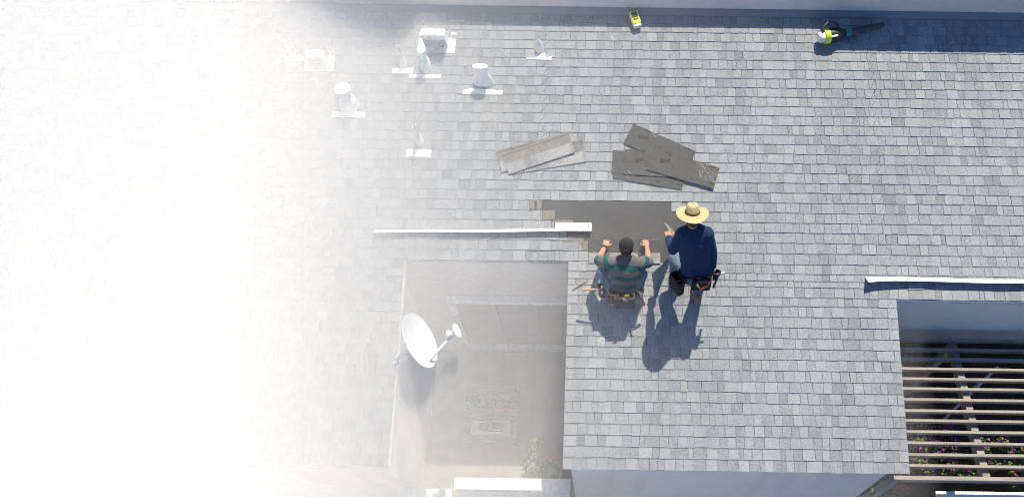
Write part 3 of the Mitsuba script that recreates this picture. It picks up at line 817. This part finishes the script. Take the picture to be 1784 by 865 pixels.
# ---- the man in the striped shirt, squatting
J = dict(head=(0.160, 2.399, 3.780), neck=(0.164, 2.335, 3.644), shL=(-0.022, 2.286, 3.592), shR=(0.352, 2.291, 3.593), elL=(-0.192, 2.433, 3.369), haL=(-0.108, 2.743, 3.176), elR=(0.458, 2.420, 3.365), haR=(0.448, 2.751, 3.178), hipL=(0.043, 2.080, 3.140), hipR=(0.206, 2.082, 3.141), knL=(-0.123, 2.246, 3.382), anL=(-0.024, 2.222, 2.946), toL=(-0.071, 2.348, 2.927), knR=(0.369, 2.247, 3.362), anR=(0.295, 2.211, 2.943), toR=(0.334, 2.346, 2.927))
J = {k: A(*v) for k, v in J.items()}
P1 = thing('person', 'worker in a teal and grey striped shirt and dark cap, squatting over a shingle', 'person')
hip = (J['hipL'] + J['hipR']) / 2; spine = J['neck'] - hip
chest = hip + spine * .70; waist = hip + spine * .25
acr = (J['shR'] - J['shL']); acr /= np.linalg.norm(acr); front = np.cross(spine, acr); front = front / np.linalg.norm(front); front = front if front[1] > 0 else -front
hm, HP = head_mesh(J['head'] + A(0, .0, 0), A(0.02, .80, -.55), A(0, .5, .85))
body = hm + limb((J['neck'] - spine * .04, .060), (J['head'] - A(0, .02, .05), .054))
body += m3.Manifold.batch_hull([sph(chest - acr * .11, .085), sph(chest + acr * .11, .085), sph(waist - acr * .07, .085), sph(waist + acr * .07, .085), sph(J['shL'] + acr * .05, .05), sph(J['shR'] - acr * .05, .05)])
body += m3.Manifold.batch_hull([sph(waist - acr * .06, .085), sph(waist + acr * .06, .085), sph(J['hipL'], .09), sph(J['hipR'], .09)])
for s in 'LR':
    sh, el, wr = J['sh' + s], J['el' + s], J['ha' + s]
    body += limb((sh, .05), (el, .041), (el * .7 + wr * .3, .041), (wr, .027)) + limb((J['hip' + s], .08), (J['kn' + s], .055), (J['an' + s], .038))
    e = -1 if s == 'L' else 1
    body += hand(wr, A(.02 * -e, .09, -.02), A(0, .15, 1), A(-e, .3, 0), 40, 7)
scene[P1 + '__body'] = mikit.ply(flesh(body, .009, 5), 'm_skin', smooth=True)
c = m3.Manifold.batch_hull([sph(chest - acr * .12, .105), sph(chest + acr * .12, .105), sph(chest - front * .03, .11), sph(waist - acr * .08, .105), sph(waist + acr * .08, .105), sph(J['shL'] + acr * .04, .062), sph(J['shR'] - acr * .04, .062), sph(J['neck'] - spine * .03, .064)])
c += m3.Manifold.batch_hull([sph(waist - acr * .08, .105), sph(waist + acr * .08, .105), sph(hip - acr * .08 + spine * .10, .11), sph(hip + acr * .08 + spine * .10, .11)])
for s in 'LR':
    sh, el = J['sh' + s], J['el' + s]
    c += limb((sh - spine * .02, .080), (sh * .45 + el * .55, .071), (sh * .12 + el * .88, .068))
t = flesh(c, .016, 8)
v = np.array(t.vertices)
along = ((v - hip) @ spine) / (spine @ spine)
wr_ = meshkit.fbm(v * [16, 10, 26] + 8) * .016 + np.sin(along * 40 + 6 * meshkit.fbm(v * 5)) * .004 * np.clip(1 - along * 1.2, 0, 1)
t.vertices = v + t.vertex_normals * wr_[:, None]
dist = np.abs((v - J['neck']) @ acr)
arm = np.clip((dist - .17) / .10, 0, 1)                # the sleeves carry their own bands
tt = (1 - along) * (1 - arm) + (0.02 + (dist - .17) * 1.9) * arm
put(P1 + '__shirt', t, 'm_striped', True, np.stack([tt * 0.93, np.zeros(len(v))], 1))
labels[P1 + '__shirt'] = {'label': 'teal shirt with grey bands'}
c = m3.Manifold.batch_hull([sph(hip - acr * .08 + spine * .12, .10), sph(hip + acr * .08 + spine * .12, .10), sph(J['hipL'] - front * .02, .105), sph(J['hipR'] - front * .02, .105)])
for s in 'LR':
    c += limb((J['hip' + s], .10), (J['kn' + s] * .5 + J['hip' + s] * .5, .088), (J['kn' + s], .070), (J['kn' + s] * .5 + J['an' + s] * .5 - A(0, .03, 0), .068), (J['an' + s] + A(0, 0, .05), .054))
put(P1 + '__jeans', flesh(c, .018, 6, .014, 20.0, 5.0), 'm_jeans', True)
for s in 'LR':
    boot(P1, J['an' + s].copy(), J['to' + s].copy())
# cap, worn with the peak forward and a strap gap behind
CAPK = P1 + '__cap'
m = m3.Manifold.batch_hull([sph(HP(0, -.025, .045), .094), sph(HP(0, .022, .045), .083)])
cut = m3.Manifold.cube([.6, .6, .3], True)
fr_ = A(0.02, .80, -.55); fr_ /= np.linalg.norm(fr_); ur = A(0, .5, .85); ur = ur - fr_ * (ur @ fr_); ur /= np.linalg.norm(ur); rr_ = np.cross(fr_, ur)
Mx = np.hstack([np.stack([rr_, fr_, ur], 1), HP(0, 0, -.135)[:, None]])
m = m - cut.transform(Mx)
m = m - sph(HP(0, -.13, .02), .034)
put(CAPK, flesh(m, .012, 4), 'm_cap', True)
m = MB(); p, f, uv = grid(lambda u, v: HP((u - .5) * .15 * (1 - .25 * v ** 2), .088 + .075 * v - .05 * (2 * u - 1) ** 2, .045 - .02 * v - .025 * (2 * u - 1) ** 2), 12, 6, .004); m.add(p, f, uv); m.build(CAPK + '__peak', 'm_cap', False)
m = MB(); m.tube([HP(.05 * math.cos(a), -.108 + .012 * math.cos(2 * a), .022) for a in np.linspace(0, math.pi, 9)], .007, 6); m.build(CAPK + '__strap', 'm_belt_grey', 40)
hairm = m3.Manifold.batch_hull([sph(HP(0, -.035, .01), .087), sph(HP(0, -.055, -.05), .055)])
put(P1 + '__hair', flesh(hairm, .014, 4, .005, 60), 'm_hair', True)
m = MB(); w0 = J['haL']; e0 = J['elL']; dd = (w0 - e0) / np.linalg.norm(w0 - e0); nn = np.cross(dd, [0, 0, 1]); nn /= np.linalg.norm(nn)
m.lathe([(.036, -.022), (.040, -.02), (.040, .02), (.036, .022)], M=np.stack([nn, np.cross(dd, nn), dd], 1), c=w0 - dd * .045, n=20); m.build(P1 + '__wristband', 'm_dark', 40)
bc = hip + spine * .13
m, sd, fr, uu = belt_ring(bc, spine, .20, .128, .058, .1, front, acr)
if sd @ acr < 0: sd = -sd
BELT = P1 + '__tool_belt'
m.build(BELT, 'm_leather', 40)
back = -fr
dwn = A(0, -.02, -.1)
pouch(BELT + '__pouch', bc + back * .13 + sd * .02 + A(0, -.02, -.10), frame(back + A(0, 0, .5), A(0, .25, 1)), .26, .14, .22, 'm_belt_grey')
pouch(BELT + '__pouch', bc + back * .12 - sd * .11 + A(0, 0, -.09), frame(back - sd * .4 + A(0, 0, .4), A(0, .2, 1)), .14, .10, .2, 'm_leather')
pouch(BELT + '__pouch', bc + back * .03 - sd * .255 + A(0, .02, -.09), frame(-sd + back * .3 + A(0, 0, .3), A(0, .1, 1)), .13, .10, .17, 'm_leather')
pouch(BELT + '__pouch', bc + back * .05 + sd * .225 + A(0, .02, -.04), frame(sd + back * .5 + A(0, 0, .3), A(0, .1, 1)), .08, .05, .12, 'm_leather')
q0 = bc + back * .185 + sd * .03 + A(0, -.02, .0)
t = numbered('pliers'); 
m = MB()
for e in (-1, 1):
    m.tube([q0 + sd * (.02 * e) + A(0, -.02, -.04), q0 + sd * (.016 * e) + A(0, -.02, .0), q0 + sd * (.004 * e - .02) + A(0, -.018, .035), q0 + sd * (-.035 + .01 * e) + A(0, -.01, .06)], [.007, .008, .008, .004], 8)
m.build(t, 'm_steel', 40); labels[t] = {'label': 'silver pliers in the back pouch of the man in the striped shirt', 'category': 'pliers'}
t = numbered('looped_clip'); m = MB()
for i, (dx, dz) in enumerate(((-.012, .0), (.016, .006), (-.004, .03), (.026, .032))):
    cc = q0 + sd * (dx + .01) + A(0, .03, dz + .01)
    m.tube([cc + sd * .013 * math.cos(a) + A(0, .006 * math.sin(a), .013 * math.sin(a)) for a in np.linspace(0, 2 * math.pi, 13)], .004, 6, cap=False)
m.build(t, 'm_pencil', True); labels[t] = {'label': 'yellow looped clip on the tool belt of the man in the striped shirt', 'category': 'clip'}
hammer('hammer with red-brown handle at the right hip of the striped-shirt man', bc + sd * .205 + back * .09 + A(0, 0, .06), A(.28, -.25, -.85), A(.5, -.6, .3), 'm_handle', .27)
hammer('hammer with pale wooden handle at the left hip of the striped-shirt man', bc - sd * .265 + back * .05 + A(0, 0, .0), A(-1, .05, -.12), A(0, -1, .4), 'm_wood_handle', .26)
t = thing('utility_knife', 'orange-tipped knife in the left pouch of the man in the striped shirt', 'knife'); c0 = bc - sd * .27 + back * .06 + A(0, .0, .045)
m = MB(); m.tube([c0 - A(0, 0, .06), c0 + A(0, 0, .025)], .011, 8); m.build(t + '__body', 'm_darkgrey', 40)
m = MB(); m.tube([c0 + A(0, 0, .025), c0 + A(0, 0, .05)], [.013, .011], 8); m.build(t + '__tip', 'm_orange', 40)

# ------------------------------------------------------------------ tools at the top of the roof
t = thing('jobsite_radio', 'small lime-yellow radio with a stub antenna lying under the upper wall', 'radio')
R = ROOF @ rot([0, 0, 1], 17) @ rot([1, 0, 0], 10)
c0 = RP(.275, 6.315, .085)
m = MB(); m.box(c0, (.125, .20, .085), R, bev=.014); m.build(t + '__body', 'm_yellow')
m = MB(); m.box(c0 + R @ A(-.004, .042, .044), (.085, .085, .006), R, bev=.002); m.build(t + '__speaker_grille', 'm_dark')
m = MB(); m.box(c0 + R @ A(0, -.028, .044), (.07, .02, .006), R, bev=.002); m.box(c0 + R @ A(-.02, -.015, .044), (.014, .03, .006), R, bev=.002); m.box(c0 + R @ A(.022, -.015, .044), (.014, .03, .006), R, bev=.002); m.build(t + '__button_panel', 'm_darkgrey')
m = MB(); m.box(c0 + R @ A(0, -.115, -.002), (.115, .05, .08), R, bev=.012); m.build(t + '__battery', 'm_dish')
m = MB(); m.tube([c0 + R @ A(-.05, .10, .02), c0 + R @ A(-.056, .18, .03)], [.008, .006], 8); m.build(t + '__antenna', 'm_dark', 40)

t = thing('leaf_blower', 'black leaf blower with lime and teal trim lying below the upper wall', 'leaf blower')
a0, a1 = RP(2.93, 6.02, .13), RP(3.86, 6.27, .075)
bx = (a1 - a0) / np.linalg.norm(a1 - a0); bz = RN - bx * (RN @ bx); bz /= np.linalg.norm(bz); by = np.cross(bz, bx)
Q = lambda a, b, c: a0 + bx * a + by * b + bz * c
fr3 = np.stack([by, bz, bx], 1)
m = MB(); m.lathe([(0, .06), (.06, .06), (.092, .09), (.105, .16), (.10, .24), (.085, .30), (.06, .34), (.055, .37)], M=fr3, c=a0, n=24); m.build(t + '__body', 'm_dark', 40)
m = MB(); m.lathe([(0, -.03), (.055, -.03), (.075, -.01), (.08, .03), (.075, .058), (0, .058)], M=fr3, c=a0, n=24); m.build(t + '__battery', 'm_white', 40)
m = MB(); m.lathe([(.081, .05), (.096, .055), (.109, .10), (.108, .125), (.09, .12)], M=fr3, c=a0, n=24); m.build(t + '__lime_trim', 'm_yellow', 40)
m = MB(); m.lathe([(.058, .375), (.066, .38), (.066, .455), (.058, .46)], M=fr3, c=a0, n=24); m.build(t + '__teal_collar', 'm_teal', 40)
m = MB(); m.tube([Q(.36, 0, 0), Q(.47, 0, 0), Q(.7, 0, 0), Q(.96, 0, 0)], [.056, .056, .046, .040], 20, cap=False); m.build(t + '__nozzle', 'm_darkgrey', 40)
m = MB(); m.tube([Q(.02, .03, .06), Q(.05, .10, .12), Q(.14, .15, .13), Q(.24, .13, .11), Q(.28, .05, .08)], [.018, .019, .02, .019, .02], 10); m.build(t + '__handle', 'm_darkgrey', 40)
m = MB(); m.box(Q(.17, -.06, .085), (.10, .03, .02), np.stack([bx, by, bz], 1), bev=.005); m.build(t + '__grip_panel', 'm_dish')

# twig on the roof
t = numbered('twig'); m = MB(); m.tube([RP(-.505, 2.335, .02), RP(-.45, 2.38, .03), RP(-.39, 2.415, .03), RP(-.33, 2.455, .03)], [.012, .008, .007, .004], 6); m.tube([RP(-.50, 2.34, .022), RP(-.53, 2.315, .018)], [.014, .008], 6); m.build(t, 'm_twig', 40)
labels[t] = {'label': 'dry twig on the shingles left of the squatting man', 'category': 'twig'}

# ------------------------------------------------------------------ satellite dish on the patio's left rake
t = thing('satellite_dish', 'pale oval satellite dish with its feed arm, fixed to the left rake of the patio', 'satellite dish')
nd = A(.874, .237, .425); nd /= np.linalg.norm(nd)
dc = A(-2.45, 1.385, 3.10)
# long axis: the picture's upper-left to lower-right
la = A(.424, -.798, -.428); la -= nd * (la @ nd); la /= np.linalg.norm(la)
sa = np.cross(nd, la)
m = MB(); nr, na = 10, 40
v, f = [], []
for side in (0, 1):
    for i in range(nr + 1):
        r = i / nr
        for j in range(na):
            a = 2 * math.pi * j / na
            v.append(dc + la * (.365 * r * math.cos(a)) + sa * (.345 * r * math.sin(a)) + nd * (.055 * r * r - .006 * side))
for side in (0, 1):
    o = side * (nr + 1) * na
    for i in range(nr):
        for j in range(na):
            q = [o + i * na + j, o + (i + 1) * na + j, o + (i + 1) * na + (j + 1) % na, o + i * na + (j + 1) % na]
            if side: q = q[::-1]
            f += [[q[0], q[1], q[2]], [q[0], q[2], q[3]]]
o = nr * na; o2 = (nr + 1) * na + nr * na
for j in range(na):
    f += [[o + j, o2 + j, o2 + (j + 1) % na], [o + j, o2 + (j + 1) % na, o + (j + 1) % na]]
m.add(v, f); m.build(t + '__reflector', 'm_dish', 40)
lo = dc - sa * .0 + A(.16, -.20, -.06)
lowrim = dc + la * .30 - nd * .01
feed = A(-2.0, 1.509, 3.112)
m = MB(); m.tube([lowrim, (lowrim * .4 + feed * .6) + A(0, 0, -.02), feed - A(.0, 0, .04)], [.02, .02, .024], 10); m.build(t + '__feed_arm', 'm_dish', 40)
m = MB(); fd = dc - feed; fd /= np.linalg.norm(fd)
m.tube([feed - fd * .03, feed + fd * .03, feed + fd * .05, feed + fd * .085], [.03, .034, .045, .045], 14); m.build(t + '__feed_horn', 'm_white', 40)
m = MB(); m.lathe([(0, -.01), (.085, -.008), (.09, .0), (.085, .008), (0, .01)], M=np.stack([sa, la, nd], 1), c=feed + A(.045, .02, .02), n=24, sx=.9, sy=1.1); m.build(t + '__feed_plate', 'm_dish', 40)
brk = A(-2.80, 1.30, 2.56)
m = MB(); m.tube([brk, brk + A(.03, .0, .16), dc - nd * .05 + A(-.05, -.04, -.10), dc - nd * .012], [.024, .024, .024, .03], 10); m.build(t + '__mast', 'm_dish', 40)
m = MB(); m.box(brk + A(-.01, 0, .06), (.12, .16, .02), ROOF, bev=.004); m.box(brk + A(.02, 0, -.03), (.02, .12, .16), bev=.004); m.build(t + '__bracket', 'm_dish')
for e in (-1, 1):
    m = MB(); m.tube([brk + A(-.03, .05 * e, .08), dc - nd * .04 + la * .10 * e], .009, 8); m.build(t + '__strut', 'm_dish', 40)
m = MB(); m.tube([A(-2.80, 1.24, 2.5), A(-2.93, 1.15, 2.2), A(-2.935, 1.05, 1.75), A(-2.93, 1.12, 1.9), A(-2.93, 1.2, 2.05)], .008, 6); m.build(t + '__cable', 'm_dish', 40)

# floodlight on the patio's back wall
t = thing('floodlight', 'white floodlight on the patio back wall by the left end of the door head', 'floodlight')
m = MB(); m.box((-2.40, yb - .02, 1.62), (.09, .04, .12), bev=.006); m.build(t + '__mount', 'm_white')
m = MB(); dn = A(.35, -.55, -.75); dn /= np.linalg.norm(dn); e1 = np.cross(dn, [0, 0, 1]); e1 /= np.linalg.norm(e1); m.lathe([(0, -.02), (.03, -.02), (.04, .02), (.07, .12), (.065, .13), (0, .115)], M=np.stack([e1, np.cross(dn, e1), dn], 1), c=A(-2.37, yb - .1, 1.60), n=20); m.build(t + '__lamp_head', 'm_white', 40)
m = MB(); m.tube([A(-2.40, yb - .03, 1.62), A(-2.375, yb - .1, 1.61)], .016, 8); m.build(t + '__arm', 'm_white', 40)

# ------------------------------------------------------------------ the patio
def fence(x0, x1, y, z, label, cap_d=.17, wide=.21, pointed=False, name='patio_fence'):
    t = thing(name, label, 'fence')
    m = MB()
    if pointed:
        m.hexa([(x0, y - cap_d / 2, z - .04), (x1 - .05, y - cap_d / 2, z - .04), (x1 - .08, y + cap_d / 2, z - .04), (x0, y + cap_d / 2, z - .04), (x0, y - cap_d / 2, z), (x1 - .05, y - cap_d / 2, z), (x1 - .08, y + cap_d / 2, z), (x0, y + cap_d / 2, z)])
    else:
        m.box(((x0 + x1) / 2, y, z - .02), (x1 - x0, cap_d, .04), bev=.004)
    m.build(t + '__cap_rail', 'm_white')
    n = max(1, int((x1 - x0 - .04) / wide))
    w = (x1 - x0 - .04) / n
    for i in range(n):
        m = MB(); m.box((x0 + .02 + w * (i + .5), y - cap_d / 2 + .035, (z - .043 + GZ) / 2), (w - .008, .022, z - .043 - GZ), bev=.004); m.build(t + '__board', 'm_white')
    return t


fence(-2.285, -.575, .215, .5, 'white capped board fence closing the front of the patio')
fence(-2.98, -2.236, .05, .504, 'short white capped fence by the left wall, nearer than the long patio fence', pointed=True)


def leafy(mb, c, rad, n, size, seed, flat=.7, up=.6):
    r_ = np.random.default_rng(seed)
    for _ in range(n):
        d = r_.normal(size=3); d /= np.linalg.norm(d); rr = r_.random() ** .45
        p = c + d * rr * np.asarray(rad)
        nrm = d * .6 + r_.normal(size=3) * .5 + A(0, 0, up); nrm /= np.linalg.norm(nrm)
        a = np.cross(nrm, r_.normal(size=3)); a /= np.linalg.norm(a); b = np.cross(nrm, a)
        L = size * r_.uniform(.7, 1.3); Wd = L * .36
        v = [p - a * L / 2, p + b * Wd + nrm * L * .05, p + a * L / 2 - nrm * L * .12, p - b * Wd + nrm * L * .05, p - nrm * L * .03]
        mb.add(v, [[0, 4, 1], [1, 4, 2], [2, 4, 3], [3, 4, 0]], (r_.random(), 0))


def planter(name, label, c, rx, ry, h, bsdf, leaves, square=False, size=.045, cat='planter'):
    t = thing(name, label, cat)
    m = MB()
    if square:
        for (dx, dy, sx, sy) in ((0, ry, 2 * rx + .03, .03), (0, -ry, 2 * rx + .03, .03), (rx, 0, .03, 2 * ry - .03), (-rx, 0, .03, 2 * ry - .03)):
            m.box(A(dx, dy, h / 2) + c, (sx, sy, h))
        m.box(A(0, 0, h * .4) + c, (2 * rx - .03, 2 * ry - .03, .02))
        m.build(t + '__pot', bsdf)
    else:
        prof_ = [(.0, 0), (.72, 0), (.9, h * .8), (1.0, h * .82), (1.02, h), (.93, h), (.88, h * .8), (0, h * .78)]
        sc = min(rx, ry)
        if rx > ry * 1.3:        # stadium: two half rounds pulled apart
            g_ = np.arange(36) * 2 * math.pi / 36
            v = [c + A(ry * r * math.cos(a) + (rx - ry) * np.sign(round(math.cos(a), 6)), ry * r * math.sin(a), z) for r, z in prof_ for a in g_]
            f = [x_ for i in range(len(prof_) - 1) for j in range(36) for x_ in ([i * 36 + j, i * 36 + (j + 1) % 36, (i + 1) * 36 + (j + 1) % 36], [i * 36 + j, (i + 1) * 36 + (j + 1) % 36, (i + 1) * 36 + j])]
            m.add(v, f)
        else:
            m.lathe(prof_, c=c, n=30, sx=rx, sy=ry)
        m.build(t + '__pot', bsdf, 40)
    m = MB(); m.box(c + A(0, 0, h * .8), (rx * 1.3, ry * 1.3, .02)); m.build(t + '__soil', 'm_soil')
    m = MB(); leafy(m, c + A(0, 0, h + .02), (rx * .8, ry * .8, .07), leaves, size, int(abs(c[0] * 1000)) + 5); put(t + '__leaves', m.mesh(), 'm_leaf', False, np.vstack(m.t))


t = thing('plant_bench', 'low slatted wooden bench holding the planters on the patio', 'bench')
bz = GZ + .36
for i, yy in enumerate(np.linspace(1.02, 1.90, 9)):
    m = MB(); m.box((-1.91, yy, bz - .012), (.86, .075, .024), uv=(i * .13, 0), bev=.003); m.build(t + '__slat', 'm_bench')
for sx in (-.36, .36):
    for yy in (1.06, 1.86):
        m = MB(); m.box((-1.91 + sx, yy, (GZ + bz - .06) / 2), (.05, .05, bz - .06 - GZ)); m.build(t + '__leg', 'm_bench')
    m = MB(); m.box((-1.91 + sx, 1.46, bz - .042), (.04, .9, .035)); m.build(t + '__rail', 'm_bench')
planter('flower_pot', 'round terracotta pot at the left on the patio bench', A(-2.16, 1.58, bz), .115, .115, .14, 'm_terracotta', 130, cat='flower pot')
planter('oval_planter', 'long oval planter with a terracotta rim on the patio bench', A(-1.775, 1.585, bz), .225, .115, .14, 'm_terracotta', 260)
planter('box_planter', 'rectangular planter with a pale green rim on the patio bench', A(-1.885, 1.19, bz), .285, .085, .13, 'm_glazed', 240, True)
planter('stone_pot', 'small pale pot on the patio floor behind the big round pot', A(-1.19, 1.02, GZ), .09, .09, .22, 'm_dish', 60, cat='flower pot')
planter('terracotta_pot', 'big round terracotta pot of low plants in the right corner of the patio', A(-.935, .58, GZ), .205, .205, .34, 'm_terracotta', 520, size=.04, cat='flower pot')
t = thing('leafy_shrub', 'sprawling leafy plant left of the big round pot', 'plant')
m = MB(); st_ = MB()
for i, (x, y, z) in enumerate(((-1.25, .74, -.05), (-1.18, .86, .05), (-1.30, .62, -.1), (-1.16, .58, -.02), (-1.10, .96, .1))):
    leafy(m, A(x, y, z), (.09, .09, .09), 42, .07, 80 + i); st_.tube([A(-1.17, .7, GZ), A(-1.17 + (x + 1.17) * .5, .7 + (y - .7) * .6, z * .4 - .25), A(x, y, z)], [.012, .009, .005], 6)
put(t + '__leaves', m.mesh(), 'm_leaf', False, np.vstack(m.t)); st_.build(t + '__stem', 'm_stem', 40)

# ------------------------------------------------------------------ the pergola court
PERG = thing('pergola', 'weathered wooden slatted pergola in the right courtyard', 'pergola')
zs = 1.85
for i, yy in enumerate((2.053, 1.903, 1.760, 1.610, 1.461, 1.318, 1.162, 1.005, .867, .714, .560, .404, .257)):
    m = MB(); m.box((5.15, yy - .02, zs - .045), (2.9 + .02 * math.sin(i * 7), .038, .09), R=rot([0, 0, 1], .12 * math.sin(i * 3.1)), uv=(i * .17, 0), bev=.004); m.build(PERG + '__slat', 'm_wood')
m = MB(); m.box((5.21, .075, zs - .07), (2.96, .055, .14), uv=(.9, 0), bev=.004); m.build(PERG + '__end_beam', 'm_wood')
BR = rot([0, 0, 1], 2.5)
m = MB(); m.box((4.96, 1.06, zs - .165), (.10, 1.96, .14), R=BR, uv=(.4, 0), bev=.004); m.build(PERG + '__beam', 'm_wood')
m = MB(); m.box((4.93, 2.0, (zs - .24 + GZ) / 2), (.09, .09, zs - .24 - GZ)); m.build(PERG + '__post', 'm_wood')
m = MB(); m.box((3.86, .14, (zs - .15 + GZ) / 2), (.09, .09, zs - .15 - GZ)); m.build(PERG + '__post', 'm_wood')
m = MB(); m.box((6.45, .14, (zs - .15 + GZ) / 2), (.09, .09, zs - .15 - GZ)); m.build(PERG + '__post', 'm_wood')
t = numbered('handrail'); m = MB(); m.tube([A(4.75, .95, .2), A(6.0, 2.05, .75)], .022, 8); m.tube([A(4.75, .95, GZ), A(4.75, .95, .2)], .02, 8); m.tube([A(5.9, 1.96, GZ), A(5.9, 1.96, .71)], .02, 8); m.build(t, 'm_dish', 40)
labels[t] = {'label': 'slanting pale handrail in the shade under the pergola', 'category': 'handrail'}


def bougainvillea(label, spots, seed, flowers):
    t = thing('bougainvillea', label, 'shrub')
    lf, fl, st_ = MB(), MB(), MB()
    r_ = np.random.default_rng(seed)
    root = A(np.mean([q[0] for q in spots]), .75, GZ)
    for i, (x, y, z) in enumerate(spots):
        leafy(lf, A(x, y, z), (.15, .11, .10), 85, .055, seed * 50 + i)
        leafy(fl, A(x + r_.uniform(-.04, .04), y, z + .05), (.13, .10, .09), int(22 * flowers * r_.uniform(.3, 1.7)), .045, seed * 90 + i)
        st_.tube([root, root * .4 + A(x, y, z) * .6 - A(0, 0, .15), A(x, y, z)], [.018, .011, .005], 6)
    lf.build(t + '__leaves', 'm_leaf'); fl.build(t + '__flowers', 'm_flower'); st_.build(t + '__stem', 'm_stem', 40)
    labels[t + '__leaves'] = {'kind': 'stuff', 'label': 'small green leaves'}; labels[t + '__flowers'] = {'kind': 'stuff', 'label': 'small purple flowers'}


r_ = np.random.default_rng(31)
bougainvillea('bougainvillea heavy with purple flowers under the left half of the pergola', [(r_.uniform(4.35, 5.35), r_.uniform(.42, 1.15), r_.uniform(.3, .7)) for _ in range(26)], 3, 1.0)
bougainvillea('greener bougainvillea with few flowers under the right half of the pergola', [(r_.uniform(5.5, 6.3), r_.uniform(.38, 1.0), r_.uniform(.3, .7)) for _ in range(20)], 4, .45)
t = thing('weed', 'bright green leafy plant at the foot of the wall corner below the pergola end', 'plant')
m = MB()
for i, (x, y, z) in enumerate(((3.72, .2, .62), (3.84, .17, .7), (3.65, .14, .5), (3.93, .2, .78))):
    leafy(m, A(x, y, z), (.09, .06, .07), 34, .05, 300 + i)
put(t + '__leaves', m.mesh(), 'm_leaf', False, np.vstack(m.t)); m = MB(); m.tube([A(3.75, .2, GZ), A(3.74, .19, .2), A(3.76, .18, .68)], [.015, .01, .005], 6); m.build(t + '__stem', 'm_stem', 40)
t = thing('large_pot', 'dark brown pot in the shade just below the left end of the pergola end beam', 'flower pot')
m = MB(); m.lathe([(0, 0), (.10, 0), (.145, .3), (.155, .33), (.16, .38), (.14, .38), (.125, .33), (0, .31)], c=A(4.42, .40, GZ + .3), n=30); m.build(t + '__pot', 'm_leather', 40)
m = MB(); m.lathe([(.13, GZ), (.13, GZ + .298), (0, GZ + .299)], c=A(4.42, .40, 0), n=20); m.build(t + '__stand', 'm_soil', 40)
fence(4.63, 6.6, .06, .9, 'white capped fence below the pergola at the lower right', cap_d=.11, name='garden_fence')

# ------------------------------------------------------------------ mist over the left of the roof: a thin veil, and inside it a thick bank
def mist_mesh(prof, y0, y1, zb):
    """prof: (across, height over the slope of the roof); a solid between that top and zb."""
    v, f = [], []
    k = len(prof)
    ys = np.linspace(y0, y1, 7)
    for y in ys:
        for x, t in prof:
            v.append((x, y, EZ + y * ST / CT + max(t, -.04 if zb > -1.7 else -.06)))
    n0 = len(v)
    for y in ys:
        for x, t in prof:
            v.append((x, y, EZ + y * ST / CT - .06 if zb > -1.7 else zb))
    ny = len(ys)
    for j in range(ny - 1):
        for i in range(k - 1):
            a, b, c, d = j * k + i, j * k + i + 1, (j + 1) * k + i + 1, (j + 1) * k + i
            f += [[a, b, c], [a, c, d], [n0 + a, n0 + c, n0 + b], [n0 + a, n0 + d, n0 + c]]
    for i in range(k - 1):
        a, b = i, i + 1; f += [[a, n0 + a, n0 + b], [a, n0 + b, b]]
        a, b = (ny - 1) * k + i, (ny - 1) * k + i + 1; f += [[a, b, n0 + b], [a, n0 + b, n0 + a]]
    for j in range(ny - 1):
        a, d = j * k, (j + 1) * k; f += [[a, d, n0 + d], [a, n0 + d, n0 + a]]
        b, c = j * k + k - 1, (j + 1) * k + k - 1; f += [[b, n0 + b, n0 + c], [b, n0 + c, c]]
    return trimesh.Trimesh(np.array(v), np.array(f), process=False)


def smoothed(pts, n):
    from scipy.interpolate import PchipInterpolator
    pts = sorted(pts); x = np.array([p[0] for p in pts]); t = np.array([p[1] for p in pts])
    xx = np.linspace(x[0], x[-1], n)
    return list(zip(xx.tolist(), PchipInterpolator(x, t)(xx).tolist()))


VEIL = smoothed([(4.2, -.05), (3.2, .08), (2.2, .3), (1.1, .6), (-.15, 1.15), (-1.3, 2.1), (-2.8, 3.3), (-3.6, 3.5), (-4.4, 3.7), (-5.1, 4.2), (-5.9, 4.9), (-7, 6.2), (-9, 7.6), (-15, 8)], 60)
BANK = smoothed([(-.6, -.05), (-1.0, .012), (-1.5, .035), (-2.1, .08), (-2.8, .165), (-3.6, .33), (-4.4, .68), (-5.1, 1.35), (-5.9, 2.6), (-7, 4.4), (-9, 6.2), (-14, 7)], 60)
SIG_V, SIG_B = 0.07, 2.2
scene['veil_air'] = {'type': 'homogeneous', 'albedo': 1.0, 'sigma_t': SIG_V, 'phase': {'type': 'hg', 'g': -0.25}}
scene['bank_air'] = {'type': 'homogeneous', 'albedo': 1.0, 'sigma_t': SIG_B, 'phase': {'type': 'hg', 'g': -0.25}}
scene['haze'] = mikit.ply(mist_mesh(VEIL, -7, 11, -1.8), {'type': 'null'}, interior={'type': 'ref', 'id': 'veil_air'})
scene['mist_bank'] = mikit.ply(mist_mesh(BANK, -6.5, 10.5, -1.6), {'type': 'null'}, interior={'type': 'ref', 'id': 'bank_air'}, exterior={'type': 'ref', 'id': 'veil_air'})
labels['haze'] = {'kind': 'stuff', 'label': 'thin pale mist thinning out towards the two workers'}
labels['mist_bank'] = {'kind': 'stuff', 'label': 'thick white mist covering the left part of the roof'}
